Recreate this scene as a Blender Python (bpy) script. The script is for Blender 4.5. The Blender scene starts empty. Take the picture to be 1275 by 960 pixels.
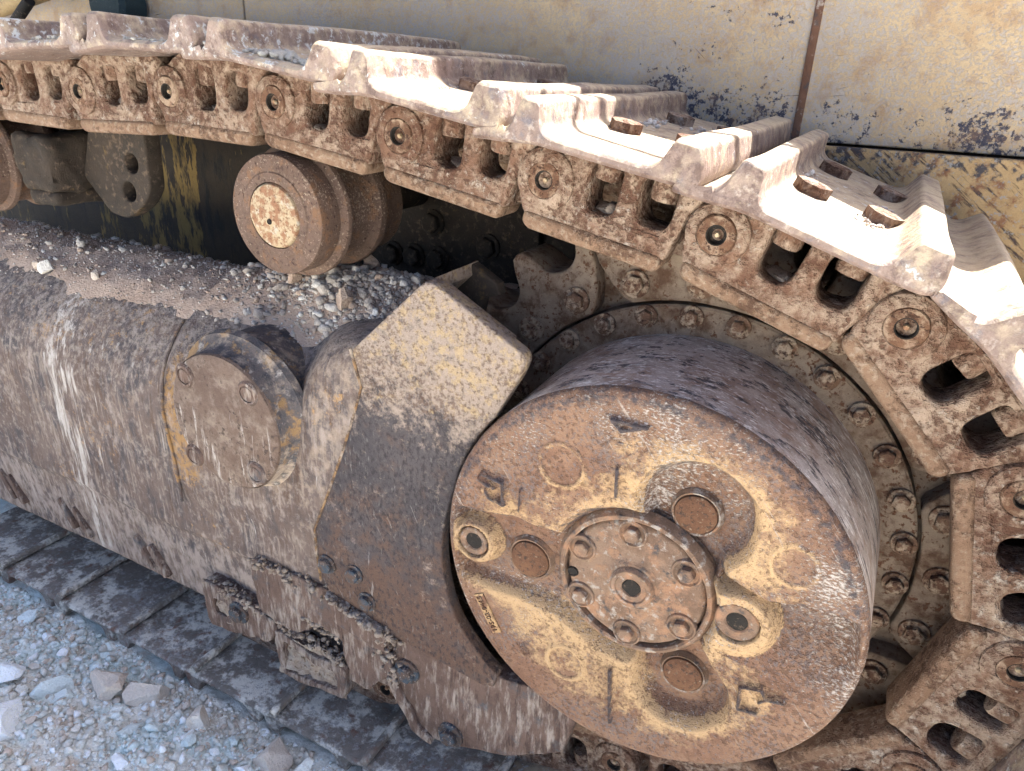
import bpy, bmesh, math, random
import numpy as np
from mathutils import Vector, Matrix

# ------------------------------------------------------------------ frame
# Working unit = one track pitch; S turns it into metres.
S = 0.29
scene = bpy.context.scene
COL = scene.collection
PI = math.pi

# ------------------------------------------------------------------ camera
CAM = (0.8287, -3.7444, 2.7199)
RX, RY, RZ = (0.885557, 0.46275, 0.04063), (0.220558, -0.341871, -0.913498), (-0.408831, 0.817916, -0.40481)
cd = bpy.data.cameras.new('camera'); co = bpy.data.objects.new('camera', cd); COL.objects.link(co)
M = Matrix(((RX[0], -RY[0], -RZ[0], CAM[0]*S), (RX[1], -RY[1], -RZ[1], CAM[1]*S), (RX[2], -RY[2], -RZ[2], CAM[2]*S), (0, 0, 0, 1)))
co.matrix_world = M
cd.sensor_width = 36; cd.lens = 894.538/1275*36; cd.clip_start = 0.02; cd.clip_end = 500
scene.camera = co

# ------------------------------------------------------------------ light
SUN = Vector((0.30, 0.50, 0.81)).normalized()          # towards the sun: behind the machine, to the right
w = bpy.data.worlds.new('World'); scene.world = w; w.use_nodes = True
nt = w.node_tree; bg = nt.nodes['Background']
sky = nt.nodes.new('ShaderNodeTexSky'); sky.sky_type = 'NISHITA'; sky.sun_disc = False
sky.sun_elevation = math.asin(SUN.z); sky.sun_rotation = math.atan2(SUN.x, SUN.y)
sky.air_density = 0.65; sky.dust_density = 3.0; sky.ozone_density = 0.6
nt.links.new(sky.outputs[0], bg.inputs[0]); bg.inputs[1].default_value = 0.095
sd = bpy.data.lights.new('sun', 'SUN'); sd.energy = 5.0; sd.angle = math.radians(0.5); sd.color = (1, 0.95, 0.87)
so = bpy.data.objects.new('sun', sd); COL.objects.link(so); so.location = (0, 0, 5)
so.rotation_euler = SUN.to_track_quat('Z', 'Y').to_euler()
vs = scene.view_settings; vs.view_transform = 'Standard'; vs.look = 'None'; vs.gamma = 1; vs.exposure = 2.5
scene.cycles.use_denoising = True
scene.cycles.max_bounces = 4; scene.cycles.diffuse_bounces = 3; scene.cycles.use_adaptive_sampling = True; scene.cycles.adaptive_threshold = 0.03
scene.cycles.caustics_reflective = False; scene.cycles.caustics_refractive = False; scene.render.use_persistent_data = False

# ------------------------------------------------------------------ numpy noise
def vnoise(p, seed=0):
    p = np.asarray(p, float); i = np.floor(p).astype(np.int64); f = p-i; f = f*f*(3-2*f)
    def h(a):
        n = (a[:, 0]*73856093) ^ (a[:, 1]*19349663) ^ (a[:, 2]*83492791) ^ (seed*2654435761 & 0x7fffffff)
        n = (n ^ (n >> 13))*1274126177 & 0x7fffffff; n = (n ^ (n >> 16))*668265263 & 0x7fffffff
        return (n & 0xffff)/65535.0
    r = 0
    for dx in (0, 1):
        for dy in (0, 1):
            for dz in (0, 1):
                wgt = (f[:, 0] if dx else 1-f[:, 0])*(f[:, 1] if dy else 1-f[:, 1])*(f[:, 2] if dz else 1-f[:, 2])
                r = r+wgt*h(i+np.array([dx, dy, dz]))
    return r*2-1
def fbm(p, sc=1.0, octv=4, seed=0):
    p = np.asarray(p, float)*sc; r = 0; a = 1; t = 0
    for k in range(octv): r = r+a*vnoise(p*2**k+17.3*k, seed+k); t += a; a *= .55
    return r/t
def sstep(a, b, x): t = np.clip((x-a)/(b-a), 0, 1); return t*t*(3-2*t)

# ------------------------------------------------------------------ materials
def srgb(c):
    return tuple(((v/255)/12.92 if v/255 <= .04045 else ((v/255+.055)/1.055)**2.4) for v in c)
class NT:
    def __init__(s, name):
        s.m = bpy.data.materials.new(name); s.m.use_nodes = True; s.t = s.m.node_tree
        s.b = s.t.nodes['Principled BSDF']
        g = s.n('ShaderNodeNewGeometry'); v = s.n('ShaderNodeVectorMath'); v.operation = 'SCALE'; v.inputs['Scale'].default_value = 1/S
        s.l(g.outputs['Position'], v.inputs[0]); s.pos = v.outputs[0]; s.nor = g.outputs['Normal']; s.point = g.outputs['Pointiness']
        s.oi = s.n('ShaderNodeObjectInfo').outputs['Random']
    def n(s, t): return s.t.nodes.new(t)
    def l(s, a, b): s.t.links.new(a, b)
    def put(s, inp, v):
        if hasattr(v, 'is_output'): s.l(v, inp)
        else: inp.default_value = v
    def math(s, op, a, b=0.0, c=None, clamp=False):
        x = s.n('ShaderNodeMath'); x.operation = op; x.use_clamp = clamp; s.put(x.inputs[0], a); s.put(x.inputs[1], b)
        if c is not None: s.put(x.inputs[2], c)
        return x.outputs[0]
    def noise(s, vec, sc, detail=5, rough=.6, dist=0, off=0.0):
        if isinstance(sc, (tuple, list)):
            m = s.n('ShaderNodeVectorMath'); m.operation = 'MULTIPLY_ADD'; s.l(vec, m.inputs[0]); m.inputs[1].default_value = sc; m.inputs[2].default_value = (off, off*.7, off*1.3); k = 1
        else:
            m = s.n('ShaderNodeVectorMath'); m.operation = 'ADD'; s.l(vec, m.inputs[0]); m.inputs[1].default_value = (off, off*.7, off*1.3); k = sc
        x = s.n('ShaderNodeTexNoise'); s.l(m.outputs[0], x.inputs['Vector']); x.inputs['Scale'].default_value = k
        x.inputs['Detail'].default_value = detail; x.inputs['Roughness'].default_value = rough; x.inputs['Distortion'].default_value = dist
        return x.outputs['Fac']
    def ss(s, x, lo, hi):
        m = s.n('ShaderNodeMapRange'); m.interpolation_type = 'SMOOTHSTEP'; s.put(m.inputs[0], x); m.inputs[1].default_value = lo; m.inputs[2].default_value = hi
        return m.outputs[0]
    def mix(s, f, a, b):
        m = s.n('ShaderNodeMix'); m.data_type = 'RGBA'; s.put(m.inputs[0], f)
        for k, v in ((6, a), (7, b)):
            if hasattr(v, 'is_output'): s.l(v, m.inputs[k])
            else: m.inputs[k].default_value = (*v, 1)
        return m.outputs[2]
    def sep(s, v):
        x = s.n('ShaderNodeSeparateXYZ'); s.l(v, x.inputs[0]); return x.outputs
    def attr(s, nm):
        a = s.n('ShaderNodeAttribute'); a.attribute_name = nm; return a.outputs['Fac']
    def uv(s):
        return s.n('ShaderNodeUVMap').outputs[0]

def dsrgb(c, k=.06):
    r = srgb(c); l = .3*r[0]+.55*r[1]+.15*r[2]; return tuple(v*(1-k)+l*k for v in r)
def grime(name, base, layers, rough=.85, bump=1.0, grain=60, space='pos', spec=.25, metal=0.0, k=.72):
    """base = two sRGB colours blended by noise; layers = dicts(col, sc, th, sf, low, lowsc, up, attr, aw, rng, h)"""
    N = NT(name); P = N.pos if space == 'pos' else N.uv(); K0 = k*.70
    n0 = N.noise(P, 2.3, 3, .65, 0, off=3.1); n1 = N.noise(P, grain*.35, 4, .7, off=9.0); n2 = N.noise(P, grain*2.6, 2, .6, off=5.0)
    f = N.ss(N.math('ADD', N.math('MULTIPLY', n0, .55), N.math('MULTIPLY', n1, .45)), .40, .60)
    colr = N.mix(f, dsrgb(base[0]), dsrgb(base[1])); hgt = N.math('MULTIPLY', n1, .5)
    nz = N.sep(N.nor)[2]
    for k, L in enumerate(layers):
        sp = N.uv() if L.get('space') == 'uv' else P
        if L.get('rot'):
            vr = N.n('ShaderNodeVectorRotate'); vr.rotation_type = 'Y_AXIS'; N.l(sp, vr.inputs['Vector']); vr.inputs['Angle'].default_value = math.radians(L['rot']); sp = vr.outputs[0]
        KS = L.get('ks', 1.7); sc_ = tuple(v*KS for v in L['sc']) if isinstance(L['sc'], (tuple, list)) else L['sc']*KS
        a = N.noise(sp, sc_, min(4, L.get('d', 4)), max(.62, L.get('r', .66)), 0, off=11.7*(k+1)+L.get('seed', 0))
        if L.get('low', 0):
            b = N.noise(sp, L.get('lowsc', 1.6), 2, .6, 0, off=31.0+7.3*k); a = N.math('MULTIPLY_ADD', N.math('SUBTRACT', b, .5), L['low'], a)
        if L.get('up', 0): a = N.math('MULTIPLY_ADD', nz, L['up'], a)
        if L.get('attr'): a = N.math('MULTIPLY_ADD', N.attr(L['attr']), L['aw'], a)
        if L.get('rng'):                       # wear that belongs to a stretch of the thing: (axis, lo, hi, weight)
            for ax, lo, hi, wg in L['rng']:
                a = N.math('MULTIPLY_ADD', N.ss(N.sep(N.pos)[ax], lo, hi), wg, a)
        sf = L.get('sf', .03)*1.5; m = N.ss(a, L['th']-sf, L['th']+sf)
        if L.get('op', 1) < 1: m = N.math('MULTIPLY', m, L['op'])
        c2 = dsrgb(L['col'])
        if L.get('var', .25):
            c2 = N.mix(N.math('MULTIPLY', n1, L.get('var', .25)*1.6), tuple(min(1, v*1.12) for v in c2), tuple(v*.55 for v in c2))
        colr = N.mix(m, colr, c2); hgt = N.math('MULTIPLY_ADD', m, L.get('h', .25), hgt)
    fine = N.math('MULTIPLY_ADD', n2, .5*K0, .75*K0)
    mm = N.n('ShaderNodeMix'); mm.data_type = 'RGBA'; mm.blend_type = 'MULTIPLY'; mm.inputs[0].default_value = 1
    N.l(colr, mm.inputs[6]); N.l(fine, mm.inputs[7]); N.l(mm.outputs[2], N.b.inputs['Base Color'])
    bp = N.n('ShaderNodeBump'); bp.inputs['Strength'].default_value = .55*bump; bp.inputs['Distance'].default_value = .018*S
    N.l(N.math('MULTIPLY_ADD', n2, .35, hgt), bp.inputs['Height']); N.l(bp.outputs[0], N.b.inputs['Normal'])
    N.put(N.b.inputs['Roughness'], N.math('MULTIPLY_ADD', n1, .3, rough-.15)); N.b.inputs['Specular IOR Level'].default_value = spec
    N.b.inputs['Metallic'].default_value = metal
    return N.m
MAT = {}
DUST = (196, 172, 150); RUST = (112, 76, 54); DARK = (70, 56, 50); YEL = (205, 168, 104); WHITE = (222, 220, 214)
MAT['link'] = grime('rusty dusted link steel', [(122, 84, 64), (150, 112, 90)], [
    dict(col=(204, 178, 156), sc=8, th=.51, sf=.12, low=.55, lowsc=1.7, d=7, r=.74, h=.6, op=.92),
    dict(col=(114, 78, 60), sc=15, th=.57, sf=.06, low=.45, lowsc=2.4, h=-.5, d=5, op=.92),
    dict(col=(232, 216, 200), sc=13, th=.66, sf=.06, low=.4, lowsc=2.3, d=6, h=.5, op=.85)], grain=60, bump=1.7, k=.68)
MAT['rail'] = grime('tan worn rail', [(152, 118, 94), (174, 140, 114)], [
    dict(col=(112, 82, 64), sc=(8, 8, 8), th=.58, sf=.07, low=.4, d=7, r=.72, h=-.4), dict(col=(206, 182, 160), sc=16, th=.59, sf=.07, low=.3, d=6, op=.7, h=.3)], grain=80, bump=1.6)
MAT['pin'] = grime('rust brown pin', [(112, 78, 58), (138, 100, 76)], [
    dict(col=(190, 162, 138), sc=10, th=.55, sf=.08, low=.5, lowsc=3, d=6), dict(col=(84, 56, 44), sc=22, th=.60, sf=.05)], grain=60, bump=1.5)
MAT['shoe'] = grime('worn shoe steel', [(136, 112, 102), (164, 138, 126)], [
    dict(col=(106, 80, 70), sc=(7, 7, 6), th=.57, sf=.06, low=.35, d=7, r=.72, op=.85), dict(col=(206, 188, 174), sc=(15, 15, 13), th=.62, sf=.06, low=.35, d=6, op=.7),
    dict(col=(112, 110, 122), sc=7, th=.63, sf=.07, low=.3, h=-.1, op=.7), dict(col=(222, 200, 166), sc=6, th=.63, sf=.12, low=.25, up=.20, h=.3, op=.85), dict(col=(226, 228, 226), sc=11, th=.70, sf=.04, low=.4, lowsc=1.1, d=6, up=.04, rng=[(0, -1.6, -2.4, .06)], h=.5)], grain=70, rough=.6, spec=.45, bump=1.0, k=.84)
MAT['shoe_low'] = grime('dark lower shoe with pale dust', [(122, 112, 102), (144, 130, 118)], [
    dict(col=(222, 212, 196), sc=3.0, th=.55, sf=.05, low=.5, lowsc=1.3, d=7, r=.72, up=.02, h=.3), dict(col=(164, 158, 152), sc=12, th=.59, sf=.06, low=.3),
    dict(col=(128, 94, 78), sc=6, th=.64, sf=.07, low=.3)], grain=50, rough=.75, k=1.2)
MAT['bolt'] = grime('rusted bolt', [(120, 84, 64), (152, 116, 92)], [
    dict(col=(204, 178, 152), sc=12, th=.52, sf=.06, low=.3, lowsc=4), dict(col=(88, 58, 46), sc=22, th=.60, sf=.05)], grain=70, bump=1.3)
MAT['dark_bolt'] = grime('blue black bolt', [(84, 74, 72), (112, 88, 76)], [
    dict(col=(76, 90, 104), sc=9, th=.52, sf=.06), dict(col=(178, 164, 154), sc=22, th=.63, sf=.04, up=.08)], grain=60, rough=.7)
MAT['drum'] = grime('worn drive housing', [(138, 100, 78), (164, 126, 100)], [
    dict(col=(128, 122, 124), sc=26, th=.57, sf=.06, low=.5, lowsc=2.4, op=.65, d=4),
    dict(col=(220, 180, 132), sc=8, th=.82, sf=.10, attr='paint', aw=.52, low=.3, lowsc=3, d=7, r=.78, h=.35, op=.95),
    dict(col=(228, 216, 206), sc=(24, 24, 50), th=.69, sf=.04, low=.5, lowsc=2.0, d=4, attr='scuff', aw=.10, h=.3, op=.85),
    dict(col=(222, 208, 196), sc=(34, 20, 1.8), rot=38, th=.68, sf=.03, low=.35, lowsc=1.6, op=.7, h=.2),
    dict(col=(78, 74, 82), sc=12, th=.86, sf=.10, attr='grey', aw=.52, d=7, op=.9),  # bare grey metal, with shade painted in on down-facing recess edges
    dict(col=(102, 70, 54), sc=20, th=.59, sf=.035, low=.35, op=.55, h=-.4)], grain=60, rough=.72, bump=1.7, k=.84)
MAT['drum_side'] = grime('grey worn drum side', [(178, 160, 148), (202, 186, 176)], [
    dict(col=(150, 116, 94), sc=5, th=.56, sf=.10, low=.4, op=.8),
    dict(col=(100, 90, 90), sc=(4, 13, 1), th=.59, sf=.03, low=.4, lowsc=(2, 5, 1), space='uv', d=8, r=.76, h=-.6),
    dict(col=(236, 226, 218), sc=(7, 26, 1), th=.60, sf=.04, low=.3, lowsc=(3, 4, 1), space='uv', d=8, r=.72, h=.3),
    dict(col=(74, 68, 72), sc=(1.6, 9, 1), th=.68, sf=.05, low=.3, lowsc=(1, 6, 1), space='uv', d=8, r=.74, h=-.3)], grain=60, rough=.7, bump=1.6, k=1.45)
MAT['cover'] = grime('rusty hub cover', [(134, 104, 84), (164, 134, 112)], [
    dict(col=(186, 140, 108), sc=5, th=.56, sf=.06, low=.3), dict(col=(196, 182, 170), sc=12, th=.60, sf=.05, low=.35), dict(col=(100, 90, 88), sc=9, th=.62, sf=.05)], grain=55)
MAT['plug'] = grime('brown plug', [(112, 76, 54), (136, 96, 70)], [dict(col=(170, 146, 126), sc=26, th=.62, sf=.04, low=.3), dict(col=(84, 66, 58), sc=20, th=.60, sf=.04)], grain=60)
MAT['yellow_boss'] = grime('yellow boss paint', [(210, 168, 118), (222, 184, 136)], [
    dict(col=(150, 108, 84), sc=9, th=.58, sf=.05, low=.4, h=-.3), dict(col=(120, 88, 70), sc=24, th=.62, sf=.03, h=-.3)], grain=50)
MAT['sprocket'] = grime('spotted sprocket steel', [(150, 126, 106), (172, 150, 130)], [
    dict(col=(120, 78, 52), sc=16, th=.62, sf=.03, low=.2, d=3, h=-.3), dict(col=(112, 82, 62), sc=5, th=.58, sf=.08, low=.3)], grain=60)
MAT['tube'] = grime('scuffed frame tube', [(124, 104, 96), (144, 124, 114)], [
    dict(col=(94, 88, 92), sc=(4, 4, 2.2), th=.57, sf=.11, low=.4, rng=[(2, -.2, .6, .07)]),
    dict(col=(108, 82, 68), sc=(12, 12, 1.0), th=.62, sf=.06, low=.3, op=.7),
    dict(col=(184, 166, 154), sc=(15, 15, 1.4), th=.61, sf=.06, low=.3, op=.75),
    dict(col=(208, 160, 104), sc=7, th=.74, sf=.06, low=.6, lowsc=1.0, r=.76, rng=[(2, .1, .4, .13), (2, .62, .9, -.16)]),
    dict(col=(230, 220, 212), sc=(10, 10, 1.1), th=.70, sf=.05, low=.3, lowsc=(1.3, 1.3, .2), rng=[(0, -5.75, -5.60, .16), (0, -5.45, -5.25, -.16)], h=.3),
    dict(col=(194, 178, 166), sc=10, th=.66, sf=.10, low=.3, up=.16, h=.5, op=.85),
    dict(col=(192, 148, 96), sc=9, th=1.08, sf=.07, low=.35, d=7, r=.74, rng=[(0, -4.10, -4.0, .30), (0, -3.80, -3.55, -.34), (2, -.75, -.45, .32), (2, .30, .7, -.3)], h=.3),
    dict(col=(206, 182, 162), sc=6, th=.70, sf=.12, low=.3, rng=[(0, -2.95, -2.2, .16), (2, -.5, -.9, -.2)], h=.4, op=.85),
    dict(col=(200, 182, 172), sc=(9, 9, 4), th=.63, sf=.09, low=.35, rng=[(2, -1.0, -1.5, .13)], h=.4, op=.85)], grain=65, bump=1.2)
MAT['guard'] = grime('dark guard plate', [(90, 84, 88), (108, 100, 102)], [
    dict(col=(124, 96, 82), sc=4, th=.54, sf=.12, low=.25, rng=[(2, -.45, -.95, .20), (2, -.2, .2, -.12)]),
    dict(col=(68, 62, 66), sc=(18, 18, 11), th=.57, sf=.06, low=.2, h=-.3, op=.8),
    dict(col=(160, 152, 150), sc=(26, 26, 6), th=.65, sf=.04, low=.25, op=.7),
    dict(col=(200, 178, 162), sc=9, th=.72, sf=.10, low=.4, lowsc=2.5, d=7, r=.72, rng=[(2, .25, 1.05, .42)], h=.4),
    dict(col=(222, 190, 142), sc=8, th=.62, sf=.06, low=.25, d=6, r=.7, rng=[(2, .75, 1.05, .06), (2, .75, .55, -.3)], op=.8),
    dict(col=(122, 92, 76), sc=20, th=.555, sf=.05, low=.3, lowsc=3, rng=[(2, .80, .50, -.2)], h=-.4, op=.65),
    dict(col=(210, 200, 194), sc=(40, 40, 3), rot=25, th=.70, sf=.03, low=.3, op=.6),
    dict(col=(222, 216, 210), sc=(10, 10, 1.2), th=.75, sf=.04, low=.4, lowsc=(2, 2, .4))], grain=60, bump=1.4, k=.64)
MAT['lower'] = grime('dusty lower guard', [(116, 92, 82), (138, 112, 100)], [
    dict(col=(204, 188, 176), sc=(12, 12, 2.6), th=.56, sf=.08, low=.45, lowsc=1.8, d=7, h=.5, op=.85), dict(col=(92, 70, 62), sc=(17, 17, 3), th=.60, sf=.05, low=.3, h=-.2, op=.8),
    dict(col=(96, 102, 110), sc=4, th=.65, sf=.08, low=.3, op=.8)], grain=55, bump=1.5, k=.72)
MAT['rib'] = grime('brown rib', [(126, 88, 68), (146, 106, 84)], [dict(col=(196, 180, 168), sc=9, th=.60, sf=.05, low=.4), dict(col=(92, 84, 86), sc=7, th=.62, sf=.05)], grain=50)
MAT['cap'] = grime('brown cap plate', [(116, 92, 80), (136, 112, 98)], [
    dict(col=(178, 158, 142), sc=6, th=.60, sf=.12, low=.4, d=7, op=.7), dict(col=(214, 178, 118), sc=11, th=.73, sf=.03, low=.4, lowsc=2.5), dict(col=(222, 210, 202), sc=(11, 11, 1.3), th=.66, sf=.05, low=.5, lowsc=(3, 3, .5), d=6), dict(col=(90, 72, 64), sc=14, th=.61, sf=.05, low=.3)], grain=60, rough=.7, bump=1.3)
MAT['cap_side'] = grime('dark cap rim', [(104, 100, 104), (128, 116, 112)], [dict(col=(206, 196, 188), sc=10, th=.62, sf=.05, low=.4, h=.4, op=.9), dict(col=(86, 84, 90), sc=7, th=.58, sf=.06), dict(col=(180, 142, 98), sc=5, th=.62, sf=.05, low=.3, rng=[(0, -3.3, -3.6, .2)]), dict(col=(206, 184, 164), sc=5, th=.62, sf=.08, low=.3, rng=[(2, .15, -.25, .16)])], grain=55)
MAT['weld'] = grime('ochre weld', [(150, 112, 76), (184, 146, 104)], [dict(col=(104, 84, 72), sc=8, th=.50, sf=.06), dict(col=(196, 176, 158), sc=6, th=.58, sf=.06)], grain=50)
MAT['roller'] = grime('rusty roller', [(116, 92, 80), (138, 112, 98)], [
    dict(col=(190, 168, 146), sc=30, th=.62, sf=.04, low=.35, lowsc=2.6), dict(col=(150, 112, 84), sc=6, th=.60, sf=.06, low=.3), dict(col=(90, 66, 56), sc=20, th=.62, sf=.04)], grain=60)
MAT['roller_cap'] = grime('cream roller cap', [(206, 178, 140), (220, 196, 160)], [
    dict(col=(178, 130, 98), sc=9, th=.53, sf=.05, low=.3, d=8), dict(col=(150, 108, 80), sc=30, th=.61, sf=.03), dict(col=(230, 216, 194), sc=8, th=.63, sf=.04)], grain=50)
MAT['panel'] = grime('sun bleached yellow panel', [(208, 178, 138), (216, 188, 148)], [
    dict(col=(188, 178, 170), sc=34, th=.50, sf=.05, low=.30, lowsc=1.2, d=3, h=-.4, op=.85),
    dict(col=(78, 76, 90), sc=12, th=.78, sf=.03, low=.40, lowsc=1.8, d=8, r=.72, rng=[(2, 2.78, 2.50, .17), (0, -1.3, -1.0, .14), (0, -.10, .1, -.10)], h=-.6),
    dict(col=(92, 80, 78), sc=(1.0, 1.0, 26), rot=8, th=.745, sf=.02, low=.35, lowsc=1.4, d=6, h=-.3),
    dict(col=(110, 92, 84), sc=(1.0, 1.0, 34), rot=-40, th=.76, sf=.02, low=.35, lowsc=1.1, d=6, h=-.3),
    dict(col=(178, 138, 100), sc=4, th=.62, sf=.09, low=.4, op=.55)], grain=80, rough=.75, bump=1.2, k=1.0)
MAT['panel_low'] = grime('scraped lower panel', [(192, 156, 106), (204, 168, 118)], [
    dict(col=(92, 74, 66), sc=(3, 3, 22), rot=-38, th=.60, sf=.04, low=.5, lowsc=1.5, d=6, h=-.5), dict(col=(150, 104, 72), sc=6, th=.60, sf=.06, low=.3), dict(col=(84, 78, 80), sc=9, th=.74, sf=.05, low=.4, rng=[(2, 2.1, 2.2, .2)]), dict(col=(168, 162, 156), sc=20, th=.62, sf=.05, low=.3)], grain=60, k=.85)
MAT['inner'] = grime('grimy inner frame', [(62, 54, 48), (80, 68, 56)], [
    dict(col=(168, 138, 76), sc=(4, 4, 1.1), th=.60, sf=.03, low=.5, lowsc=(.9, .9, .3), d=7, r=.76, rng=[(0, -7.5, -7.2, .14), (0, -6.45, -6.2, -.24)], h=.3), dict(col=(46, 44, 48), sc=(4, 4, 1.2), th=.58, sf=.06, low=.3)], grain=40, k=.7)
MAT['grease'] = grime('grimy cast bracket', [(60, 52, 46), (80, 68, 58)], [dict(col=(120, 100, 84), sc=10, th=.61, sf=.06, low=.3), dict(col=(130, 104, 66), sc=5, th=.69, sf=.05, low=.3)], grain=40, bump=1.4)
MAT['mud'] = grime('dried mud', [(184, 164, 148), (202, 184, 168)], [dict(col=(204, 192, 180), sc=6, th=.56, sf=.08, low=.3), dict(col=(136, 114, 98), sc=14, th=.60, sf=.05)], grain=60, bump=2.0, rough=.95, spec=.05)
MAT['white_mud'] = grime('white dried clay', [(222, 218, 208), (232, 228, 220)], [dict(col=(190, 176, 162), sc=9, th=.60, sf=.06)], grain=60, bump=2.0, rough=.95, spec=.05)
MAT['tan_paint'] = grime('tan paint', [(196, 166, 118), (206, 178, 132)], [dict(col=(160, 140, 116), sc=12, th=.62, sf=.05)], grain=40)
MAT['teal'] = grime('dark teal rubber', [(52, 70, 74), (62, 78, 82)], [dict(col=(120, 120, 116), sc=14, th=.66, sf=.05)], grain=40)
MAT['black'] = grime('black hole shade and clamp rubber', [(40, 36, 34), (54, 48, 44)], [dict(col=(120, 100, 82), sc=16, th=.64, sf=.05)], grain=40)  # black paints the shade inside bores and sockets; also colours the hose clamp
def ground_mat(name, tint):
    N = NT(name); P = N.pos
    a = N.noise(P, 1.3, 6, .6, off=2); b = N.noise(P, 9, 7, .7, off=7); c = N.noise(P, 60, 4, .65, off=1)
    col = N.mix(N.ss(b, .38, .62), srgb((212, 207, 194)), srgb((244, 241, 230)))
    col = N.mix(N.math('MULTIPLY', N.ss(a, .48, .62), .75), col, srgb((216, 230, 226)))
    col = N.mix(N.math('MULTIPLY', N.ss(N.noise(P, 3.2, 5, .6, off=14), .56, .66), .6), col, srgb((208, 184, 160)))
    if tint:
        r = N.attr('tone'); col = N.mix(N.ss(r, .0, .30), srgb((212, 194, 176)), col); col = N.mix(N.ss(r, .72, .80), col, srgb((250, 250, 246))); col = N.mix(N.math('MULTIPLY', N.ss(r, .90, .93), .8), col, srgb((222, 230, 224)))
    mm = N.n('ShaderNodeMix'); mm.data_type = 'RGBA'; mm.blend_type = 'MULTIPLY'; mm.inputs[0].default_value = 1
    N.l(col, mm.inputs[6]); N.l(N.math('MULTIPLY_ADD', c, .7, .72), mm.inputs[7]); N.l(mm.outputs[2], N.b.inputs['Base Color'])
    bp = N.n('ShaderNodeBump'); bp.inputs['Strength'].default_value = .7; bp.inputs['Distance'].default_value = .03*S
    N.l(N.math('MULTIPLY_ADD', c, .6, b), bp.inputs['Height']); N.l(bp.outputs[0], N.b.inputs['Normal'])
    N.b.inputs['Roughness'].default_value = .95; N.b.inputs['Specular IOR Level'].default_value = .1
    return N.m
MAT['ground'] = ground_mat('pale crushed limestone', False); MAT['stone'] = ground_mat('pale loose stone', True)
def dirt_mat():
    N = NT('dry dirt and grit'); P = N.pos
    a = N.noise(P, 3, 6, .6, off=4); c = N.noise(P, 40, 5, .7, off=9); r = N.attr('tone')
    col = N.mix(N.ss(a, .4, .6), srgb((172, 160, 150)), srgb((204, 194, 184))); col = N.mix(N.ss(r, .86, .93), col, srgb((222, 216, 208))); col = N.mix(N.math('MULTIPLY', N.ss(r, .25, .12), .7), col, srgb((176, 148, 128)))
    mm = N.n('ShaderNodeMix'); mm.data_type = 'RGBA'; mm.blend_type = 'MULTIPLY'; mm.inputs[0].default_value = 1
    N.l(col, mm.inputs[6]); N.l(N.math('MULTIPLY_ADD', c, .6, .68), mm.inputs[7]); N.l(mm.outputs[2], N.b.inputs['Base Color'])
    bp = N.n('ShaderNodeBump'); bp.inputs['Strength'].default_value = .8; bp.inputs['Distance'].default_value = .03*S
    N.l(c, bp.inputs['Height']); N.l(bp.outputs[0], N.b.inputs['Normal']); N.b.inputs['Roughness'].default_value = .95; N.b.inputs['Specular IOR Level'].default_value = .1
    return N.m
MAT['dirt'] = dirt_mat()

# ------------------------------------------------------------------ mesh helpers (pitch units in, metres out)
def mesh(name, verts, faces, smooth=False):
    me = bpy.data.meshes.new(name); v = np.asarray(verts, float)*S
    me.from_pydata([tuple(a) for a in v], [], [tuple(int(i) for i in f) for f in faces]); me.update()
    if smooth: me.shade_smooth()
    return me
def bm_mesh(name, bm, smooth_angle=None):
    bmesh.ops.scale(bm, vec=(S, S, S), verts=bm.verts)
    me = bpy.data.meshes.new(name); bm.to_mesh(me); bm.free()
    if smooth_angle is not None:
        me.shade_smooth(); me.set_sharp_from_angle(angle=math.radians(smooth_angle))
    return me
def obj(name, me, mat, parent=None, loc=(0, 0, 0), rot=(0, 0, 0), scale=(1, 1, 1)):
    o = bpy.data.objects.new(name, me); COL.objects.link(o)
    if mat and me is not None and not me.materials: me.materials.append(MAT[mat])
    o.location = Vector(loc)*S; o.rotation_euler = rot; o.scale = scale
    if parent: o.parent = parent
    return o
def thing(name, label, cat, loc=(0, 0, 0), group=None):
    o = bpy.data.objects.new(name, None); COL.objects.link(o); o.location = Vector(loc)*S; o.empty_display_size = .05
    o['label'] = label; o['category'] = cat
    if group: o['group'] = group
    return o
def tag(o, label, cat=None, group=None, kind=None):
    o['label'] = label
    if cat: o['category'] = cat
    if group: o['group'] = group
    if kind: o['kind'] = kind
    return o
def resample_round(poly, r, seg=4):
    """round the corners of a polygon; entries (x, z) or (x, z, radius)"""
    n = len(poly); out = []
    for i in range(n):
        p = Vector(poly[i][:2]); a = Vector(poly[i-1][:2]); b = Vector(poly[(i+1) % n][:2]); rr = poly[i][2] if len(poly[i]) > 2 else r
        da, db = (a-p), (b-p); L = min(rr, da.length*.45, db.length*.45)
        if L < 1e-4: out.append(tuple(p)); continue
        s, e = p+da.normalized()*L, p+db.normalized()*L
        for k in range(seg+1):
            t = k/seg; q = (1-t)**2*s+2*t*(1-t)*p+t*t*e; out.append((q.x, q.y))
    return out
def ragged(poly, amp=.012, seed=1, step=.045):
    out = []; n = len(poly)
    for i in range(n):
        a, b = Vector(poly[i][:2]), Vector(poly[(i+1) % n][:2]); k = max(1, int((b-a).length/step))
        for q in range(k): p = a.lerp(b, q/k); out.append((p.x, p.y))
    P_ = np.array([(x, 0, z) for x, z in out]); dx, dz = fbm(P_, 7, 3, seed)*amp, fbm(P_+9, 7, 3, seed+2)*amp
    return [(x+u, z+v) for (x, z), u, v in zip(out, dx, dz)]
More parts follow.
